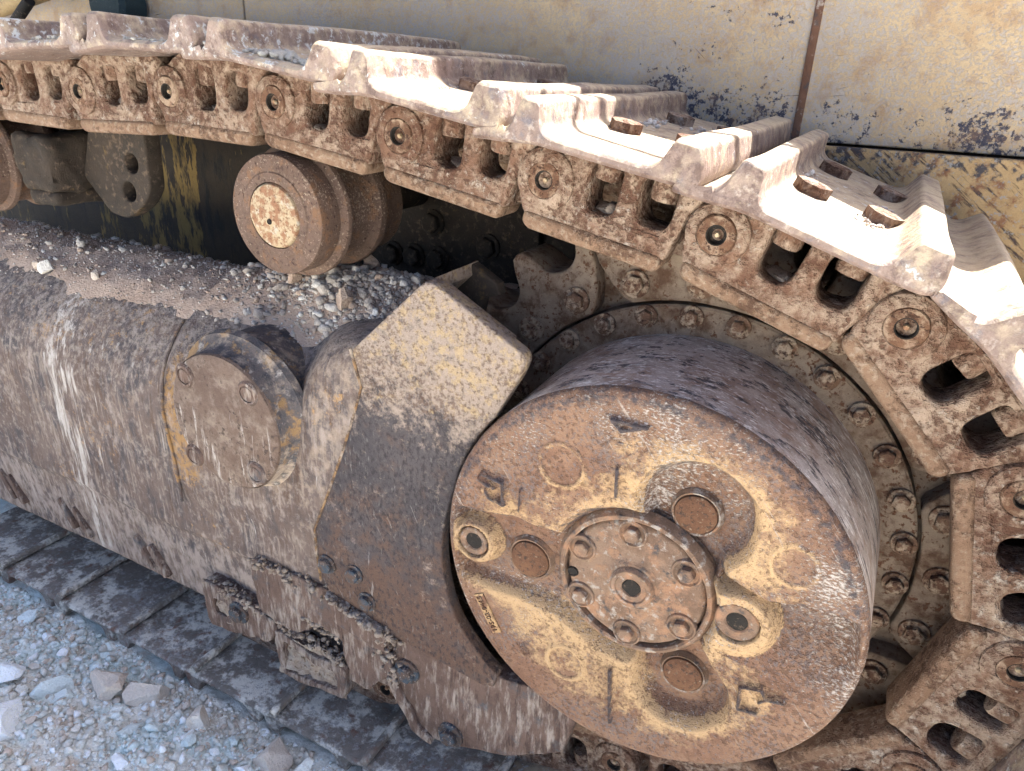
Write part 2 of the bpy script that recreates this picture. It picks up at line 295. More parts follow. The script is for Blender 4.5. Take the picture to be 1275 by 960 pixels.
def plate(name, outlines, y0, y1, bevel=.012, res=2, smooth=35):
    """outline in x,z (first outer, rest holes) extruded between y0 and y1 with rounded edges"""
    cu = bpy.data.curves.new(name, 'CURVE'); cu.dimensions = '2D'; cu.fill_mode = 'BOTH'
    for pts in outlines:
        sp = cu.splines.new('POLY'); sp.points.add(len(pts)-1)
        for q, p in zip(sp.points, pts): q.co = (p[0]*S, p[1]*S, 0, 1)
        sp.use_cyclic_u = True
    cu.extrude = max(1e-5, ((y1-y0)/2-bevel))*S; cu.bevel_depth = bevel*S; cu.bevel_resolution = res; cu.offset = -bevel*S
    o = bpy.data.objects.new(name, cu); me = bpy.data.meshes.new_from_object(o); bpy.data.objects.remove(o); bpy.data.curves.remove(cu)
    n = len(me.vertices); co = np.empty(n*3, np.float32); me.vertices.foreach_get('co', co); co = co.reshape(-1, 3)
    out = np.stack([co[:, 0], -co[:, 2]+(y0+y1)/2*S, co[:, 1]], 1); me.vertices.foreach_set('co', out.ravel()); me.materials.clear()
    me.name = name; bm = bmesh.new(); bm.from_mesh(me); bmesh.ops.remove_doubles(bm, verts=bm.verts, dist=1e-6); bmesh.ops.recalc_face_normals(bm, faces=bm.faces); bm.to_mesh(me); bm.free()
    me.shade_smooth(); me.set_sharp_from_angle(angle=math.radians(smooth)); me.update()
    return me
def join(name, meshes):
    bm = bmesh.new()
    for m in meshes:
        if isinstance(m, tuple):
            k = m[0].copy(); k.transform(m[1]); bm.from_mesh(k); bpy.data.meshes.remove(k)
        else: bm.from_mesh(m)
    me = bpy.data.meshes.new(name); bm.to_mesh(me); bm.free(); me.shade_smooth(); me.set_sharp_from_angle(angle=math.radians(38)); return me
def lathe(name, prof, seg=48, smooth=35, cap=True):
    """profile of (r, y) turned about the y axis"""
    bm = bmesh.new(); rings = []
    for r, y in prof:
        rings.append([bm.verts.new((r*math.cos(2*PI*k/seg), y, r*math.sin(2*PI*k/seg))) for k in range(seg)] if r > 1e-5 else [bm.verts.new((0, y, 0))])
    for a, b in zip(rings, rings[1:]):
        for k in range(seg):
            f = [a[k % len(a)], a[(k+1) % seg % len(a)], b[(k+1) % seg % len(b)], b[k % len(b)]]
            f = list(dict.fromkeys(f))
            if len(f) >= 3: bm.faces.new(f)
    bmesh.ops.recalc_face_normals(bm, faces=bm.faces)
    return bm_mesh(name, bm, smooth)
def hexbolt(name, r, h, washer=1.35, wh=.25, chamfer=.8):
    """head pointing to -y, seat at y = 0"""
    bm = bmesh.new(); rings = []
    spec = [(washer*r, 0, 20), (washer*r, -wh*h*.8, 20), (washer*r*.94, -wh*h, 20)]
    def ring(rad, y, n, ph=0): return [bm.verts.new((rad*math.cos(2*PI*k/n+ph), y, rad*math.sin(2*PI*k/n+ph))) for k in range(n)]
    if washer > 0:
        R = [ring(*s) for s in spec]
        for a, b in zip(R, R[1:]):
            for k in range(20): bm.faces.new((a[k], a[(k+1) % 20], b[(k+1) % 20], b[k]))
        bm.faces.new(R[-1])
    y0 = -wh*h if washer > 0 else 0
    H = [ring(r, y0+.01, 6), ring(r, -h*.88, 6), ring(r*chamfer, -h, 6)]
    for a, b in zip(H, H[1:]):
        for k in range(6): bm.faces.new((a[k], a[(k+1) % 6], b[(k+1) % 6], b[k]))
    bm.faces.new(H[-1]); bmesh.ops.recalc_face_normals(bm, faces=bm.faces)
    return bm_mesh(name, bm, 25)
def box(name, x0, x1, y0, y1, z0, z1, bev=.01):
    bm = bmesh.new(); bmesh.ops.create_cube(bm, size=1)
    for v in bm.verts: v.co = ((x0+x1)/2+v.co.x*(x1-x0), (y0+y1)/2+v.co.y*(y1-y0), (z0+z1)/2+v.co.z*(z1-z0))
    if bev: bmesh.ops.bevel(bm, geom=bm.edges[:], offset=bev, segments=2, profile=.5, affect='EDGES')
    return bm_mesh(name, bm, 40)
def lump(name, x0, x1, y0, y1, z0, z1, bev=.06, amp=.03, sc=4, seed=1):
    me = box(name, x0, x1, y0, y1, z0, z1, bev); bm = bmesh.new(); bm.from_mesh(me); bmesh.ops.triangulate(bm, faces=bm.faces[:])
    for _ in range(4): bmesh.ops.subdivide_edges(bm, edges=[e for e in bm.edges if e.calc_length() > .07*S], cuts=1, use_grid_fill=True)
    bmesh.ops.triangulate(bm, faces=bm.faces[:]); bm.to_mesh(me); bm.free(); me.shade_smooth(); me.set_sharp_from_angle(angle=math.radians(50)); return rough_up(me, amp, sc, seed)
def tube(name, pts, r, seg=12):
    bm = bmesh.new(); rings = []
    for i, p in enumerate(pts):
        p = Vector(p); d = (Vector(pts[min(i+1, len(pts)-1)])-Vector(pts[max(i-1, 0)])).normalized()
        a = d.orthogonal().normalized() if i == 0 else (a-d*a.dot(d)).normalized(); b = d.cross(a)
        rings.append([bm.verts.new(p+r*(math.cos(2*PI*k/seg)*a+math.sin(2*PI*k/seg)*b)) for k in range(seg)])
    for q, s in zip(rings, rings[1:]):
        for k in range(seg): bm.faces.new((q[k], q[(k+1) % seg], s[(k+1) % seg], s[k]))
    bm.faces.new(rings[0]); bm.faces.new(rings[-1]); bmesh.ops.recalc_face_normals(bm, faces=bm.faces)
    return bm_mesh(name, bm, 40)
def rough_up(me, amp, sc, seed=1):
    n = len(me.vertices); co = np.empty(n*3, np.float32); me.vertices.foreach_get('co', co); co = co.reshape(-1, 3).astype(float)
    no = np.empty(n*3, np.float32); me.vertices.foreach_get('normal', no); no = no.reshape(-1, 3)
    co = co+no*(fbm(co/S, sc, 3, seed)*amp*S)[:, None]; me.vertices.foreach_set('co', co.ravel().astype(np.float32)); me.update(); return me

# rocks: irregular faceted lumps
def ico(sub):
    bm = bmesh.new(); bmesh.ops.create_icosphere(bm, subdivisions=sub, radius=1); bm.verts.ensure_lookup_table()
    v = np.array([q.co[:] for q in bm.verts]); f = np.array([[q.index for q in t.verts] for t in bm.faces]); bm.free(); return v, f
ICO1, ICO2, ICO3 = ico(1), ico(2), ico(3)
def rock_shape(rng, base, cuts=9, nz=.12, seed=0):
    v = base[0].copy()
    for _ in range(cuts):
        d = rng.normal(size=3); d /= np.linalg.norm(d); c = rng.uniform(.38, .78); s = v@d; v = v-np.outer(np.maximum(s-c, 0), d)
    v = v*rng.uniform(.65, 1.2, 3); v = v+v*(fbm(v, 2.2, 3, seed)*nz)[:, None]; return v
def rock_field(name, mat, placements, seed, base=ICO1, nvar=30, cuts=11):
    """placements: array of x, y, z, size -> one joined mesh"""
    rng = np.random.default_rng(seed); V = [rock_shape(rng, base, cuts, .18, k) for k in range(nvar)]
    n = len(placements); nv = len(base[0]); out = np.empty((n*nv, 3)); tone = np.empty(n*nv, np.float32); fc = np.empty((n*len(base[1]), 3), np.int64)
    for i, (x, y, z, s) in enumerate(placements):
        v = V[rng.integers(nvar)]; q = rng.normal(size=4); q /= np.linalg.norm(q); a, b, c, d = q
        Rm = np.array([[1-2*(c*c+d*d), 2*(b*c-a*d), 2*(b*d+a*c)], [2*(b*c+a*d), 1-2*(b*b+d*d), 2*(c*d-a*b)], [2*(b*d-a*c), 2*(c*d+a*b), 1-2*(b*b+c*c)]])
        out[i*nv:(i+1)*nv] = (v@Rm.T)*s*np.array([1, 1, .8])+(x, y, z); tone[i*nv:(i+1)*nv] = rng.random(); fc[i*len(base[1]):(i+1)*len(base[1])] = base[1]+i*nv
    me = bpy.data.meshes.new(name); me.vertices.add(n*nv); me.vertices.foreach_set('co', (out*S).ravel()); nf = len(fc)
    me.loops.add(nf*3); me.loops.foreach_set('vertex_index', fc.ravel()); me.polygons.add(nf); me.polygons.foreach_set('loop_start', np.arange(nf)*3)
    at = me.attributes.new('tone', 'FLOAT', 'POINT'); at.data.foreach_set('value', tone); me.update(); me.validate(); me.materials.append(MAT[mat]); return me
def single_rock(name, rng, size, seed, tone, mat='stone', base=ICO3, cuts=14):
    v = rock_shape(rng, base, cuts, .10, seed); v = v*size; v = v+v/np.linalg.norm(v, axis=1)[:, None]*(fbm(v, 9/size*.35, 3, seed+3)*.05*size)[:, None]
    me = mesh(name, v, base[1]); at = me.attributes.new('tone', 'FLOAT', 'POINT'); at.data.foreach_set('value', np.full(len(v), tone, np.float32)); me.materials.append(MAT[mat]); return me
rng = np.random.default_rng(7)

# ================================================================== GROUND
GZ = -2.74
def gh(x, y):
    p = np.stack([x, y, 0*x], 1); near = np.exp(-((x+4.5)**2/30+(y+1.2)**2/8))
    return GZ+near*(fbm(p, .9, 3, 5)*.12+fbm(p, 4, 3, 9)*.07+np.abs(fbm(p, 11, 3, 3))*.06)+.06*sstep(-.9, -1.9, y)*near-.09*sstep(-.95, -.60, y)
gx = np.concatenate([np.linspace(-150, -10, 12)[:-1], np.linspace(-10, 1.5, 420), np.linspace(1.5, 150, 12)[1:]])
gy = np.concatenate([np.linspace(-150, -4, 12)[:-1], np.linspace(-4, .6, 190), np.linspace(.6, 150, 12)[1:]])
GX, GY = np.meshgrid(gx, gy, indexing='ij'); gv = np.stack([GX.ravel(), GY.ravel(), gh(GX.ravel(), GY.ravel())], 1)
ii, jj = np.meshgrid(np.arange(len(gx)-1), np.arange(len(gy)-1), indexing='ij'); a = (ii*len(gy)+jj).ravel()
g = obj('ground', mesh('ground', gv, np.stack([a, a+len(gy), a+len(gy)+1, a+1], 1), True), 'ground'); g['kind'] = 'structure'; g['label'] = 'pale crushed limestone ground beside the track'
def scatter(n, x0, x1, y0, y1, smin, smax, pw, sink=.2):
    x = rng.uniform(x0, x1, n); y = rng.uniform(y0, y1, n); s = smin*(smax/smin)**(rng.random(n)**pw); keep = (y < -.50-.05*rng.random(n))
    x, y, s = x[keep], y[keep], s[keep]; return np.stack([x, y, gh(x, y)+s*(.5-sink), s], 1)
pl = np.concatenate([scatter(13000, -8, -1.2, -2.6, -.4, .010, .026, 1.3), scatter(6500, -8, -1.2, -2.6, -.45, .022, .065, 2.0)])
gr = obj('gravel', rock_field('gravel', 'stone', pl, 3), None); tag(gr, 'pale grey gravel and grit spread over the ground', kind='stuff')

# ================================================================== TRACK
PHI0, NP = 1.0154, 12.1674; RP = .5/math.sin(PI/NP)
spk = [(RP*math.cos(PHI0-i*2*PI/NP), RP*math.sin(PHI0-i*2*PI/NP)) for i in range(5)]
top = [spk[0]]
for a in (.3197, .1740, .1615, .1360, .0156, -.0483, .0106, .0, .0): top.append((top[-1][0]-math.cos(a), top[-1][1]+math.sin(a)))
bot = [(-.06, -1.97), (-1.10, -2.22)]+[(-2.156-k, -2.34) for k in range(7)]
pins = top[::-1]+spk[1:]+bot
NT_TOP = len(top)
track = thing('crawler_track', 'rusty steel crawler track with double grouser shoes wrapped around the drive sprocket', 'track', (0, 0, -2.8))
TB = Vector((0, 0, -2.8))
W1, W2 = -.536, 2.04
# link body
outline = resample_round([(-.165, -.10, .1), (-.15, .10, .1), (-.02, .17, .06), (.10, .262, .08), (.86, .262, .03), (.93, .20, .05), (.84, .07, .08), (.80, -.08, .06), (.77, -.235, .03), (-.10, -.235, .05)], .03, 5)
win1 = resample_round([(.245, .175, .05), (.430, .175, .05), (.430, -.10, .09), (.245, -.10, .09)], .05, 5)
win2 = resample_round([(.545, .165, .05), (.745, .165, .05), (.745, -.08, .09), (.555, -.08, .09)], .05, 5)
body = plate('link_body', [outline, win1[::-1], win2[::-1]], .03, .32, .028, 3)
boss = lathe('boss', [(0, .09), (.060, .09), (.064, .02), (.098, .010), (.106, .000), (.145, .0), (.168, .014), (.178, .05), (.178, .31), (.16, .33), (0, .33)], 36)
tail = plate('tail', [resample_round([(.70, -.22), (1.02, -.18, .12), (1.18, 0, .15), (1.04, .18, .12), (.80, .20)], .05, 5)], .17, .34, .02, 2)
pill = lathe('pill', [(0, 0), (.05, 0), (.05, .3), (0, .3)], 12)
link_mes = [rough_up(rough_up(join('track_link', [body, boss, tail]), .006, 14, 4+q), .018, 3.5, 30+7*q) for q in range(4)]; link_me = link_mes[0]
railp = [(-.095, -.195), (.755, -.205), (.762, -.262), (.735, -.305), (-.06, -.300), (-.105, -.262)]
rail_me = rough_up(plate('rail', [resample_round(railp, .025, 4)], .012, .30, .040, 4), .004, 9, 2)
pin_me = lathe('pin', [(.046, .06), (.048, .004), (.054, -.004), (.080, -.006), (.096, -.003), (.104, .008), (.108, .03)], 32)
plugp_me = lathe('pin_plug', [(0, .014), (.010, .015), (.015, .022), (.016, .034)], 16)
holep_me = lathe('pin_bore', [(.008, .040), (.044, .034), (.048, -.001), (.054, -.0055)], 20)  # coloured black for the dark inside the pin hole
bush_me = lathe('bushing', [(.1, .30), (.125, .31), (.125, 1.19), (.1, 1.2)], 28)
nut_me = rough_up(join('nut', [(lathe('a', [(0, 0), (.070, .0), (.080, .02), (.080, .13), (0, .13)], 14), Matrix.Rotation(PI/2, 4, 'X'))]), .006, 20, 6)   # axis along v
bush_dark = None
# shoe
prof = [(-.20, .212, .01), (-.208, .240, .02), (-.06, .285, .06), (-.005, .335, .05), (.024, .455, .012), (.038, .470, .010), (.115, .470, .010), (.130, .456, .012), (.155, .352, .04), (.205, .322, .05),
        (.69, .322, .05), (.745, .350, .05), (.786, .456, .012), (.800, .470, .010), (.906, .470, .010), (.920, .456, .012), (.955, .345, .03), (.942, .285, .03), (.90, .268, .03), (.80, .262), (.12, .262, .06), (-.06, .228, .06)]
pr = resample_round(prof, .02, 3)
def shoe_mesh(name, seed):
    """shoe profile swept across the track, edges worn uneven"""
    ys = [W1, W1+.012, W1+.035]+list(np.linspace(W1+.12, W2-.1, 34))+[W2-.03, W2-.01, W2]
    n = len(pr); cx = np.mean([q[0] for q in pr]); cz = .31; V = []; F = []
    for k, y in enumerate(ys):
        ins = {0: .020, 1: .007, len(ys)-2: .007, len(ys)-1: .02}.get(k, 0)
        for (x, z) in pr:
            d = Vector((0 if .1 < x < .85 else (1 if x > .5 else -1), 1 if z > .3 else -1)); V.append((x-d.x*ins*.5, y, z-d.y*ins))
    for k in range(len(ys)-1):
        for i in range(n): j = (i+1) % n; F.append((k*n+i, k*n+j, (k+1)*n+j, (k+1)*n+i))
    V = np.array(V); w_ = fbm(V*np.array([1, .6, 1]), 5, 3, seed)
    V[:, 2] += np.where(V[:, 2] > .42, w_*.004+fbm(V*np.array([0, 1, 0]), 1.3, 2, seed+9)*.016, w_*.003); V[:, 0] += fbm(V*np.array([1, .4, 1]), 2, 2, seed+5)*.004
    V[:, 1] += np.where((V[:, 1] < W1+.05), fbm(V*np.array([1, 0, 1]), 5, 2, seed+7)*.010, 0)
    me = mesh(name, V, F); bm = bmesh.new(); bm.from_mesh(me); bm.verts.ensure_lookup_table()
    bm.faces.new([bm.verts[i] for i in range(n)]); bm.faces.new([bm.verts[(len(ys)-1)*n+i] for i in range(n)]); bmesh.ops.recalc_face_normals(bm, faces=bm.faces); bm.to_mesh(me); bm.free()
    me.shade_smooth(); me.set_sharp_from_angle(angle=math.radians(40)); me.materials.append(MAT['shoe']); return me
shoes = [shoe_mesh('track_shoe', 21+k) for k in range(4)]
pr = resample_round([(-.195, .165, .008), (-.215, .180, .01), (-.215, .235, .02), (-.06, .285, .06), (-.005, .335, .05), (.024, .455, .012), (.115, .470, .010), (.155, .352, .04), (.205, .322, .05), (.69, .322, .05), (.745, .350, .05), (.80, .470, .010), (.906, .470, .010), (.955, .345, .03), (.95, .275, .02), (.92, .262, .02), (.80, .262), (-.06, .262, .02), (-.13, .245, .02), (-.15, .175, .02)], .02, 3)
shoes_low = [shoe_mesh('track_shoe', 51+k) for k in range(2)]
for m in shoes_low: m.materials[0] = MAT['shoe_low']
head_me = rough_up(hexbolt('shoe_bolt', .092, .066, 0, .25, .72), .012, 9, 3)
for m in link_mes: m.materials.append(MAT['link'])
for m, t in ( (rail_me, 'rail'), (pin_me, 'pin'), (plugp_me, 'roller_cap'), (holep_me, 'black'), (bush_me, 'pin'), (nut_me, 'link'), (head_me, 'link')): m.materials.append(MAT[t])
mudl = []
for q in range(4):
    v = rock_shape(np.random.default_rng(60+q), ICO3, 5, .30, 60+q)*np.array([.105, .12, .075]); v = v+v*(fbm(v, 22, 3, 5+q)*.25)[:, None]; mm_ = mesh('packed_mud', v, ICO3[1], True); mm_.materials.append(MAT['mud']); mudl.append(mm_)
track_frames = []
for i in range(len(pins)-1):
    A, B = Vector(pins[i]), Vector(pins[i+1]); e = (B-A); th = -math.atan2(e.y, e.x)
    loc = Vector((A.x, 0, A.y))-TB; low = i > NT_TOP+4
    track_frames.append((A.x, A.y, th))
    hidden = low and i > NT_TOP+7
    if not hidden:
        for side in (0, 1):
            sc = (1, 1, 1) if side == 0 else (1, -1, 1); l2 = loc if side == 0 else loc+Vector((0, 1.50, 0))
            lk = obj('track_link', link_mes[(i*3+side) % 4], None, track, l2, (0, th, 0), sc)
            obj('rail', rail_me, None, lk); 
            if side == 0:
                obj('pin', pin_me, None, lk, rot=(0, rng.uniform(0, 6), 0)); obj('pin_plug', plugp_me, None, lk, loc=(0, -.006, 0)); obj('pin_bore', holep_me, None, lk)
            for u in (.315, .655):
                obj('nut', nut_me, None, lk, loc=(u, .13, .075+rng.uniform(-.02, .02)), rot=(rng.uniform(-.1, .1), rng.uniform(-.12, .12), rng.uniform(0, 3)))
                if side == 0 and rng.random() < .6: obj('packed_mud', mudl[int(rng.integers(4))], None, lk, loc=(u+.03+rng.uniform(-.03, .03), .17, -.10), rot=(0, rng.uniform(-.3, .3), 0), scale=(rng.uniform(.7, 1.1), 1, rng.uniform(.4, 1.0)))
        obj('bushing', bush_me, None, track, loc, (0, th, 0))
    sh = obj('track_shoe', (shoes_low if low else shoes)[i % (2 if low else 4)], None, track, loc, (0, th, 0))
    for u, y in ((.29, .30), (.66, .36), (.31, 1.34), (.67, 1.28)):
        if not low: obj('bolt_head', head_me, None, sh, loc=(u, y, .318), rot=(-PI/2, 0, 0))

# ================================================================== SPROCKET
spr = thing('drive_sprocket', 'rust spotted toothed drive sprocket behind the round drive housing', 'sprocket', (0, .56, 0))
da = 2*PI/(NP*2)          # half pitch between tooth roots
def tooth_outline(a0, a1):
    """segment between two angles, roots at PHI0 + k*da"""
    pts = []; n = 90
    for k in range(n+1):
        a = a0+(a1-a0)*k/n; ph = ((a-PHI0)/da) % 1.0; d = min(ph, 1-ph)*da*RP
        if d < .135: r = RP-math.sqrt(max(0, .165**2-d*d))
        elif d < .205: r = 1.863+(2.03-1.863)*((d-.135)/.07)**.8
        else: r = 2.03+.012*math.sin((d-.205)/.05*PI/2)
        pts.append((r*math.cos(a), r*math.sin(a)))
    return pts
nseg = 8; step = 2*PI/nseg; base_a = math.radians(114.5)
sb = hexbolt('segment_bolt', .062, .07, 1.45, .35); sb.materials.append(MAT['bolt'])
for s_ in range(nseg):
    a1 = base_a-s_*step-.006; a0 = base_a-(s_+1)*step+.006
    o_ = tooth_outline(a0, a1); inn = [((1.46+.30*max(0, 1-min(k, 24-k)/3.0)**2)*math.cos(a1+(a0-a1)*k/24), (1.46+.30*max(0, 1-min(k, 24-k)/3.0)**2)*math.sin(a1+(a0-a1)*k/24)) for k in range(25)]
    sg = obj('tooth_segment', rough_up(plate('tooth_segment', [o_+inn], .0, .42, .02, 2), .005, 8, 3), 'sprocket', spr, (0, -.06, 0))
    for k in (.165, .5, .835):
        a = a0+(a1-a0)*k; obj('segment_bolt', sb, None, sg, (1.585*math.cos(a), .0, 1.585*math.sin(a)), (0, rng.uniform(0, 1), 0))
obj('bolt_ring', lathe('bolt_ring', [(1.0, 0), (1.425, 0), (1.44, .012), (1.44, .3), (1.0, .3)], 96), 'sprocket', spr, (0, -.05, 0))
obj('web', lathe('web', [(.3, .1), (1.72, .1), (1.72, .25), (.3, .25)], 64), 'sprocket', spr)
rb = hexbolt('ring_bolt', .050, .062, 1.5, .35); rb.materials.append(MAT['bolt'])
for k in range(30):
    a = 2.473-k*2*PI/30; obj('ring_bolt', rb, None, spr, (1.372*math.cos(a), -.05, 1.372*math.sin(a)), (0, rng.uniform(0, 1), 0))

# ================================================================== FINAL DRIVE
drive = thing('final_drive', 'round rusty yellow cast drive housing with bolted centre cover', 'drive housing', (0, 0, 0))
YF, RF = -.456, 1.238
def seg_d(x, z, a, b):
    ax, az = a; bx, bz = b; dx, dz = bx-ax, bz-az; t = np.clip(((x-ax)*dx+(z-az)*dz)/(dx*dx+dz*dz+1e-9), 0, 1); return np.hypot(x-ax-t*dx, z-az-t*dz)
def poly_sd(x, z, poly):
    d = np.full(x.shape, 9.0); ins = np.zeros(x.shape, bool); n = len(poly)
    for i in range(n):
        a, b = poly[i], poly[(i+1) % n]; d = np.minimum(d, seg_d(x, z, a, b)); c = ((a[1] > z) != (b[1] > z)); 
        with np.errstate(divide='ignore', invalid='ignore'): xi = (b[0]-a[0])*(z-a[1])/(b[1]-a[1]+1e-12)+a[0]
        ins ^= (c & (x < xi))
    return np.where(ins, -d, d)
def face_fields(x, z):
    wob = fbm(np.stack([x, z, 0*x], 1), 5, 3, 8)*.018
    chan = poly_sd(x, z, [(-1.4, .13), (-1.0, .17), (-.75, .20), (-.46, .20), (-.30, .30), (-.30, -.42), (-.46, -.36), (-.71, -.33), (-1.02, -.34), (-1.4, -.27)])
    cov = np.hypot(x, z)-.505
    up = np.minimum(np.hypot(x-.29, z-.59)-.30, poly_sd(x, z, [(0, .42), (.03, .62), (.5, .45), (.44, .2)]))
    lo = np.minimum(np.hypot(x-.36, z+.57)-.265, poly_sd(x, z, [(.04, -.42), (.12, -.6), (.58, -.45), (.42, -.22)]))
    rec = np.minimum(np.minimum(chan, cov), np.minimum(up, lo))+wob
    pk = np.minimum(up, lo)+wob; h = np.minimum(-.105*sstep(.045, -.045, rec), -.155*sstep(.05, -.055, pk))
    sect = poly_sd(x, z, [(.44, .32), (.73, .22), (.97, .27), (1.4, .26), (1.4, -.25), (.8, -.28), (.5, -.2)])+wob
    h2 = -.12*sstep(.02, -.04, sect)*sstep(-.32, .05, z-.1*x)
    h = np.minimum(h, h2)
    bossr = np.minimum(seg_d(x, z, (.50, .01), (.60, .03))-.185, 9); bossr = np.maximum(bossr, .50-np.hypot(x, z)); h = np.where(bossr < .05, np.maximum(h, h*(1-sstep(.045, -.02, bossr))+.012*sstep(.045, -.02, bossr)), h)
    bossl = np.hypot(x+1.04, z+.06)-.155; k = sstep(.035, -.02, bossl); h = h*(1-k)+.0*k
    h = h-.09*sstep(.125, .118, np.hypot(x-.60, z-.03))-.09*sstep(.112, .104, np.hypot(x+1.045, z+.055))
    # cast marks
    m = np.zeros_like(x)
    def line(a, b, w_=.012, amp=.014):
        nonlocal m; m = np.maximum(m, 2.6*amp*sstep(w_+.010, w_-.006, seg_d(x, z, a, b)))
    rm = np.zeros_like(x)
    def ringm(c, r, w_=.012, amp=.012):
        nonlocal m, rm; rm = np.maximum(rm, sstep(w_+.022, w_-.002, np.abs(np.hypot(x-c[0], z-c[1])-r))-1.2*sstep(r*.92, r*.8, np.hypot(x-c[0], z-c[1]))); m = np.maximum(m, 2.6*amp*sstep(w_+.010, w_-.004, np.abs(np.hypot(x-c[0], z-c[1])-r)))
    ringm((-.48, .68), .135, .009, .005); ringm((-.35, -.72), .125, .010, .006); ringm((.81, .49), .115, .008, .004)
    lm0 = m.copy(); m = -m*0+.9*m
    line((-.98, .48), (-.84, .46)); line((-.84, .46), (-.83, .31)); line((-.83, .31), (-.93, .33)); line((-.93, .33), (-.95, .37)); line((-.90, .405), (-.97, .42)); line((-1.0, .44), (-.97, .42))
    line((-.72, .30), (-.72, .44), .008); line((-.15, .77), (-.14, .60), .010)
    line((-.21, 1.05), (-.02, 1.05)); line((-.21, 1.05), (-.15, 1.0)); line((-.15, 1.0), (-.05, 1.04))
    m = np.maximum(m, .016*sstep(.01, -.01, poly_sd(x, z, [(-.23, .95), (-.12, .90), (-.22, .86)])))
    line((-.05, -.62), (-.01, -1.02), .012, .018)
    line((.69, -.36), (.70, -.52), .009); line((.70, -.52), (.80, -.50), .009); line((.69, -.36), (.80, -.33), .009); line((.80, -.33), (.83, -.38), .012); line((.83, -.38), (.92, -.36), .012); line((.83, -.38), (.80, -.42), .009)
    sq = np.maximum(np.abs((x+.62)*.8+(z+.73)*.6)-.055, np.abs(-(x+.62)*.6+(z+.73)*.8)-.045); m = m-.022*sstep(.008, -.008, sq)
    h = h+m*np.where(h > -.03, 1, .3)
    up_edge = (np.hypot(0*x, 0)+1)
    return h, rec, sect, bossr, bossl, np.where(rm > .05, 0, m), rm
nth, nr = 540, 120
rr = np.concatenate([np.linspace(0.30, RF-.045, nr)]); th_ = np.arange(nth)*2*PI/nth
prof_tail = [(RF-.034, .003), (RF-.018, .012), (RF-.006, .028), (RF, .05), (RF, .12), (RF+.002, .3), (RF+.004, .5), (RF+.006, .75), (RF+.01, 1.02)]
V = []; paint = []; grey = []; scuff = []; UVp = []
for r in rr:
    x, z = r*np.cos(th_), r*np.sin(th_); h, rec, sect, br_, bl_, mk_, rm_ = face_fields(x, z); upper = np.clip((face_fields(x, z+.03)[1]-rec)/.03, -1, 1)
    h = h*sstep(RF-.02, RF-.10, r*np.ones_like(x)) if r > RF-.1 else h
    V.append(np.stack([x, YF-h, z], 1))
    lf = fbm(np.stack([x, z, 0*x], 1), 2.2, 3, 31)
    # where yellow paint survives: along the raised rims, not out at the worn edge
    near = np.exp(-np.maximum(rec, 0)/.42)*(rec > .0)
    left_low = sstep(.35, .05, np.hypot((x+.35)/1.1, (z+.72)/.9)-.28); mk_e = np.exp(-((x+.93)**2+(z-.39)**2)/.018); mk_t = np.exp(-((x+.15)**2+(z-.95)**2)/.022); mk_a = np.exp(-((x-.78)**2+(z+.42)**2)/.03)
    pnt = np.maximum.reduce([near*.85, mk_e*.9, mk_t*.9, mk_a*1.0, left_low*.62])
    pnt = pnt*sstep(1.22, .90, r)+lf*.30
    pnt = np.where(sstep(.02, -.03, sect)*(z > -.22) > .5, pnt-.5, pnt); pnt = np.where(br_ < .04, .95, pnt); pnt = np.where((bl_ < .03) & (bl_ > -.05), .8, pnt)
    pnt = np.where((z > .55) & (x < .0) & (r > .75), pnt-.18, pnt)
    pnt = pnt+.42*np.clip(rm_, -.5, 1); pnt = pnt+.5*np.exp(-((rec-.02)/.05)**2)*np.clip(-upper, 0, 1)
    paint.append(np.clip(pnt, 0, 1)); edge = np.exp(-(rec/.05)**2)*np.clip(.15+upper, 0, 1)*1.15+np.exp(-(sect/.04)**2)*(x > .45)*(z > .1); rimg = sstep(1.08, 1.19, r*np.ones_like(x))*sstep(-.1, .5, z)*.75; grey.append(np.clip(np.maximum.reduce([edge*.75*(br_ > .06), rimg, np.abs(mk_)/.03*.8]), 0, 1))  # grey: bare metal, rim and marks, plus painted shade along upper recess edges
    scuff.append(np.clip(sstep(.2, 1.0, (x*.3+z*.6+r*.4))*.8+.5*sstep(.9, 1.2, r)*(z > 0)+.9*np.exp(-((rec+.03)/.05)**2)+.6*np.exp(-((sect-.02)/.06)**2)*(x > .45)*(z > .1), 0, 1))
for (r, dy) in prof_tail:
    x, z = r*np.cos(th_), r*np.sin(th_); V.append(np.stack([x, np.full_like(x, YF+dy), z], 1)); paint.append(0*x); grey.append(0*x+(.55 if dy < .06 else .0)*sstep(-.1, .5, z)); scuff.append(0*x+.6)
V = np.concatenate(V); rows = len(rr)+len(prof_tail); k_ = np.arange(nth); F = []
for q in range(rows-1): F.append(np.stack([q*nth+k_, (q+1)*nth+k_, (q+1)*nth+(k_+1) % nth, q*nth+(k_+1) % nth], 1))
F = np.concatenate(F); me = mesh('housing', V, F, True)
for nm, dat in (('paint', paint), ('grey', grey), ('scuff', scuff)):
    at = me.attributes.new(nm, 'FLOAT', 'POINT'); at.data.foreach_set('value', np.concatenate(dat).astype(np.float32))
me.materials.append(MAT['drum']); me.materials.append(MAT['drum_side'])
uvl = me.uv_layers.new(name='UVMap'); li = np.empty(len(me.loops), np.int32); me.loops.foreach_get('vertex_index', li)
arc = np.concatenate([rr, rr[-1]+np.cumsum([.02, .02, .02, .02, .065, .18, .2, .25, .27])]); uvv = np.stack([np.cos(li % nth*2*PI/nth)*2.0+np.where((li % nth) > nth/2, 7, 0), arc[li//nth]], 1); uvl.data.foreach_set('uv', uvv.ravel().astype(np.float32))
